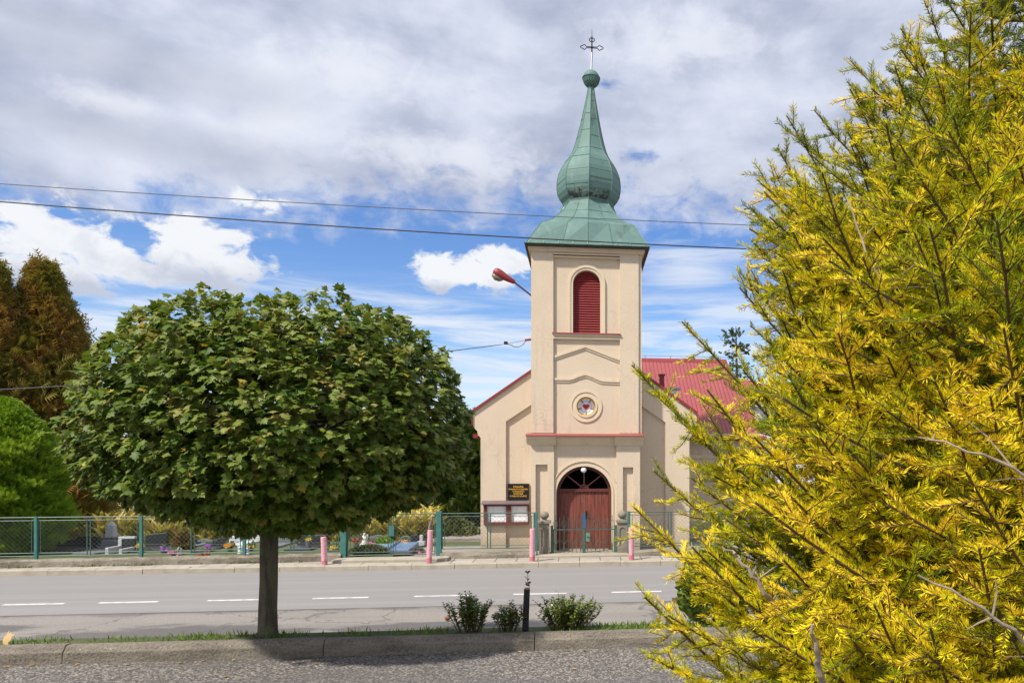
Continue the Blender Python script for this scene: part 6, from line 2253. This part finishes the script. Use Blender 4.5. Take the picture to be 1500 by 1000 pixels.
for a in ((930, 532, 2.5, 36, 0.38), (926, 742, 2.3, 28, 0.66), (1000, 470, 2.6, 38, 0.45), (1090, 312, 2.6, 30, 0.36), (1152, 170, 2.7, 40, 0.30), (1262, 72, 2.7, 48, 0.34), (1345, 8, 2.7, 48, 0.45),
          (935, 870, 2.2, 26, 0.60), (985, 610, 2.5, 26, 0.5), (1085, 420, 2.6, 30, 0.42), (1120, 250, 2.7, 32, 0.34), (960, 690, 2.6, 22, 0.5), (945, 958, 2.1, 18, 0.62), (1040, 570, 2.2, 28, 0.55), (1190, 330, 2.0, 34, 0.5),
          (1010, 800, 2.0, 24, 0.72), (1180, 720, 1.75, 24, 0.78), (1330, 560, 1.6, 24, 0.85), (1420, 690, 1.5, 22, 0.85), (1250, 880, 1.6, 20, 0.75), (1130, 930, 1.75, 18, 0.7), (1390, 330, 1.8, 30, 0.66), (1300, 180, 2.1, 36, 0.5),
          (1450, 160, 1.9, 36, 0.66), (1470, 480, 1.55, 26, 0.85), (1380, 920, 1.5, 14, 0.7), (1100, 640, 1.9, 22, 0.8), (1240, 640, 1.7, 20, 0.8), (1150, 820, 1.8, 18, 0.75), (1400, 800, 1.5, 14, 0.8), (1200, 450, 2.0, 30, 0.6), (1320, 420, 1.75, 26, 0.75), (1440, 580, 1.55, 18, 0.9), (1105, 350, 2.5, 26, 0.4), (1140, 215, 2.6, 34, 0.34), (1205, 150, 2.6, 40, 0.36), (1250, 112, 2.6, 42, 0.38), (1335, 30, 2.6, 44, 0.42), (1117, 470, 2.4, 26, 0.46), (1072, 545, 2.4, 24, 0.5), (1165, 260, 2.45, 30, 0.4), (1180, 380, 2.3, 28, 0.48), (1230, 200, 2.4, 34, 0.44), (1290, 110, 2.5, 38, 0.44), (1150, 560, 2.2, 22, 0.6), (1020, 700, 2.4, 20, 0.55), (1060, 760, 2.2, 16, 0.62), (990, 905, 2.1, 14, 0.6), (1090, 880, 2.0, 14, 0.66)):
    photo_branch(*a)

S = shoots
Aa = np.array([s[0] for s in S])
Bb = np.array([s[1] for s in S])
Rr = np.array([s[2] for s in S])
Vv = np.array([s[3] for s in S])
Nn = np.array([s[4] for s in S])
Hn = np.array([s[5] for s in S])
# thin stems as three-sided prisms
msk = Rr > 0
a_, b_, r_ = Aa[msk], Bb[msk], Rr[msk]
d_ = unit(b_ - a_)
ux_ = unit(np.cross(d_, np.array([0.3, 0.2, 1.0])))
uy_ = np.cross(d_, ux_)
VV = []
for (pt_, sc_) in ((a_, 1.0), (b_, 0.45)):
    for j in range(3):
        an = 2 * PI * j / 3
        VV.append(pt_ + (r_ * sc_)[:, None] * (math.cos(an) * ux_ + math.sin(an) * uy_))
VV = np.stack(VV, 1)
m_ = len(a_)
FF = np.array([(0, 1, 4, 3), (1, 2, 5, 4), (2, 0, 3, 5)])[None] + (np.arange(m_) * 6)[:, None, None]
np_mesh('twig', VV.reshape(-1, 3), FF.reshape(-1, 4), twig_bark, spruce)
main_mb.tube([(SX_, SYW, PK - 0.1), (SX_ + 0.01, SYW, 2.2), (SX_, SYW + 0.01, 4.0), (SX_, SYW, APEX - 0.1)], [0.085, 0.065, 0.035, 0.008], 10)
main_mb.build('trunk', twig_bark, spruce)
# needles
Ls = np.linalg.norm(Bb - Aa, axis=1)
cnt = np.where(Hn > 0, np.maximum(6, (Ls * 800).astype(int)), 0)
ids = np.repeat(np.arange(len(S)), cnt)
N = len(ids)
t_ = srg.random(N)
d_ = unit(Bb - Aa)[ids]
p_ = Aa[ids] + (Bb - Aa)[ids] * t_[:, None]
ref = np.array([0, 0, 1.0]) + srg.normal(0, 0.02, 3)
s_ = unit(np.cross(d_, ref))
u_ = np.cross(s_, d_)
phi = srg.normal(0, 1.25, N)                        # mostly on the upper side, parted left and right
phi = PI / 2 + np.sign(srg.normal(0, 1, N)) * np.abs(phi)
rad_ = np.cos(phi)[:, None] * s_ + np.sin(phi)[:, None] * u_
lean = srg.uniform(0.55, 1.0, N)[:, None]
dirn = unit(d_ * lean + rad_)
ln_ = (Nn[ids] * srg.uniform(0.85, 1.12, N))[:, None]
wd = np.cross(dirn, srg.normal(0, 1, (N, 3)))
wd = unit(wd) * 0.0011
base_ = p_ + rad_ * 0.001
curve_ = d_ * 0.0025
V = np.stack([base_, base_ + dirn * ln_ * 0.5 + wd + curve_ * 0.4, base_ + dirn * ln_ + curve_, base_ + dirn * ln_ * 0.5 - wd + curve_ * 0.4], 1).reshape(-1, 3)
k4 = np.arange(N)[:, None] * 4
Q = np.concatenate([k4 + np.array([[0, 1, 2]]), k4 + np.array([[0, 2, 3]])], 1).reshape(-1, 3)
vv = np.clip(Vv[ids] + srg.normal(0, 0.06, N), 0, 1)
np_mesh('crown', V, Q, spruce_m, spruce, np.repeat(vv, 4))
open('/tmp/spruce.txt', 'w').write(f'{len(S)} {N}')


# bare dead twigs
def dead(pix, r0, forks=3):
    m2 = MB()
    pts = []
    for (u, v, Yc) in pix:
        tq = (u - CX) / FPX
        pts.append(Vector((Yc * (SA + tq * CA), Yc * (CA - tq * SA), H - (v - HZ) / FPX * Yc)))
    fine = []
    for a, b in zip(pts, pts[1:]):
        for q in range(4):
            fine.append(a.lerp(b, q / 4) + Vector((random.gauss(0, 0.003), random.gauss(0, 0.003), random.gauss(0, 0.003))))
    fine.append(pts[-1])
    kq = len(fine)
    m2.tube(fine, [r0 * (1 - 0.75 * i / kq) for i in range(kq)], 7)
    for q in range(forks):
        i = random.randint(2, kq - 2)
        e = fine[i] + Vector((random.gauss(0, 0.06), random.gauss(0, 0.05), random.uniform(-0.02, 0.1)))
        m2.tube([fine[i], fine[i].lerp(e, 0.6) + Vector((0.006, 0, 0.004)), e], [r0 * 0.4, r0 * 0.3, r0 * 0.12], 5)
    m2.build('dead_twig', dead_wood, spruce)


dead([(1290, 1140, 1.9), (1204, 1000, 1.55), (1194, 950, 1.5), (1190, 914, 1.48)], 0.010, 1)
dead([(1560, 720, 1.7), (1500, 695, 1.5), (1420, 658, 1.5), (1345, 640, 1.55)], 0.005, 4)
dead([(1600, 1000, 1.6), (1500, 938, 1.45), (1440, 890, 1.42), (1345, 842, 1.42)], 0.006, 3)
dead([(1330, 520, 2.1), (1300, 440, 2.0), (1270, 370, 1.95), (1240, 290, 2.0)], 0.006, 4)
dead([(1150, 905, 2.0), (1110, 850, 1.95), (1080, 815, 1.95), (1058, 800, 1.95)], 0.008, 2)
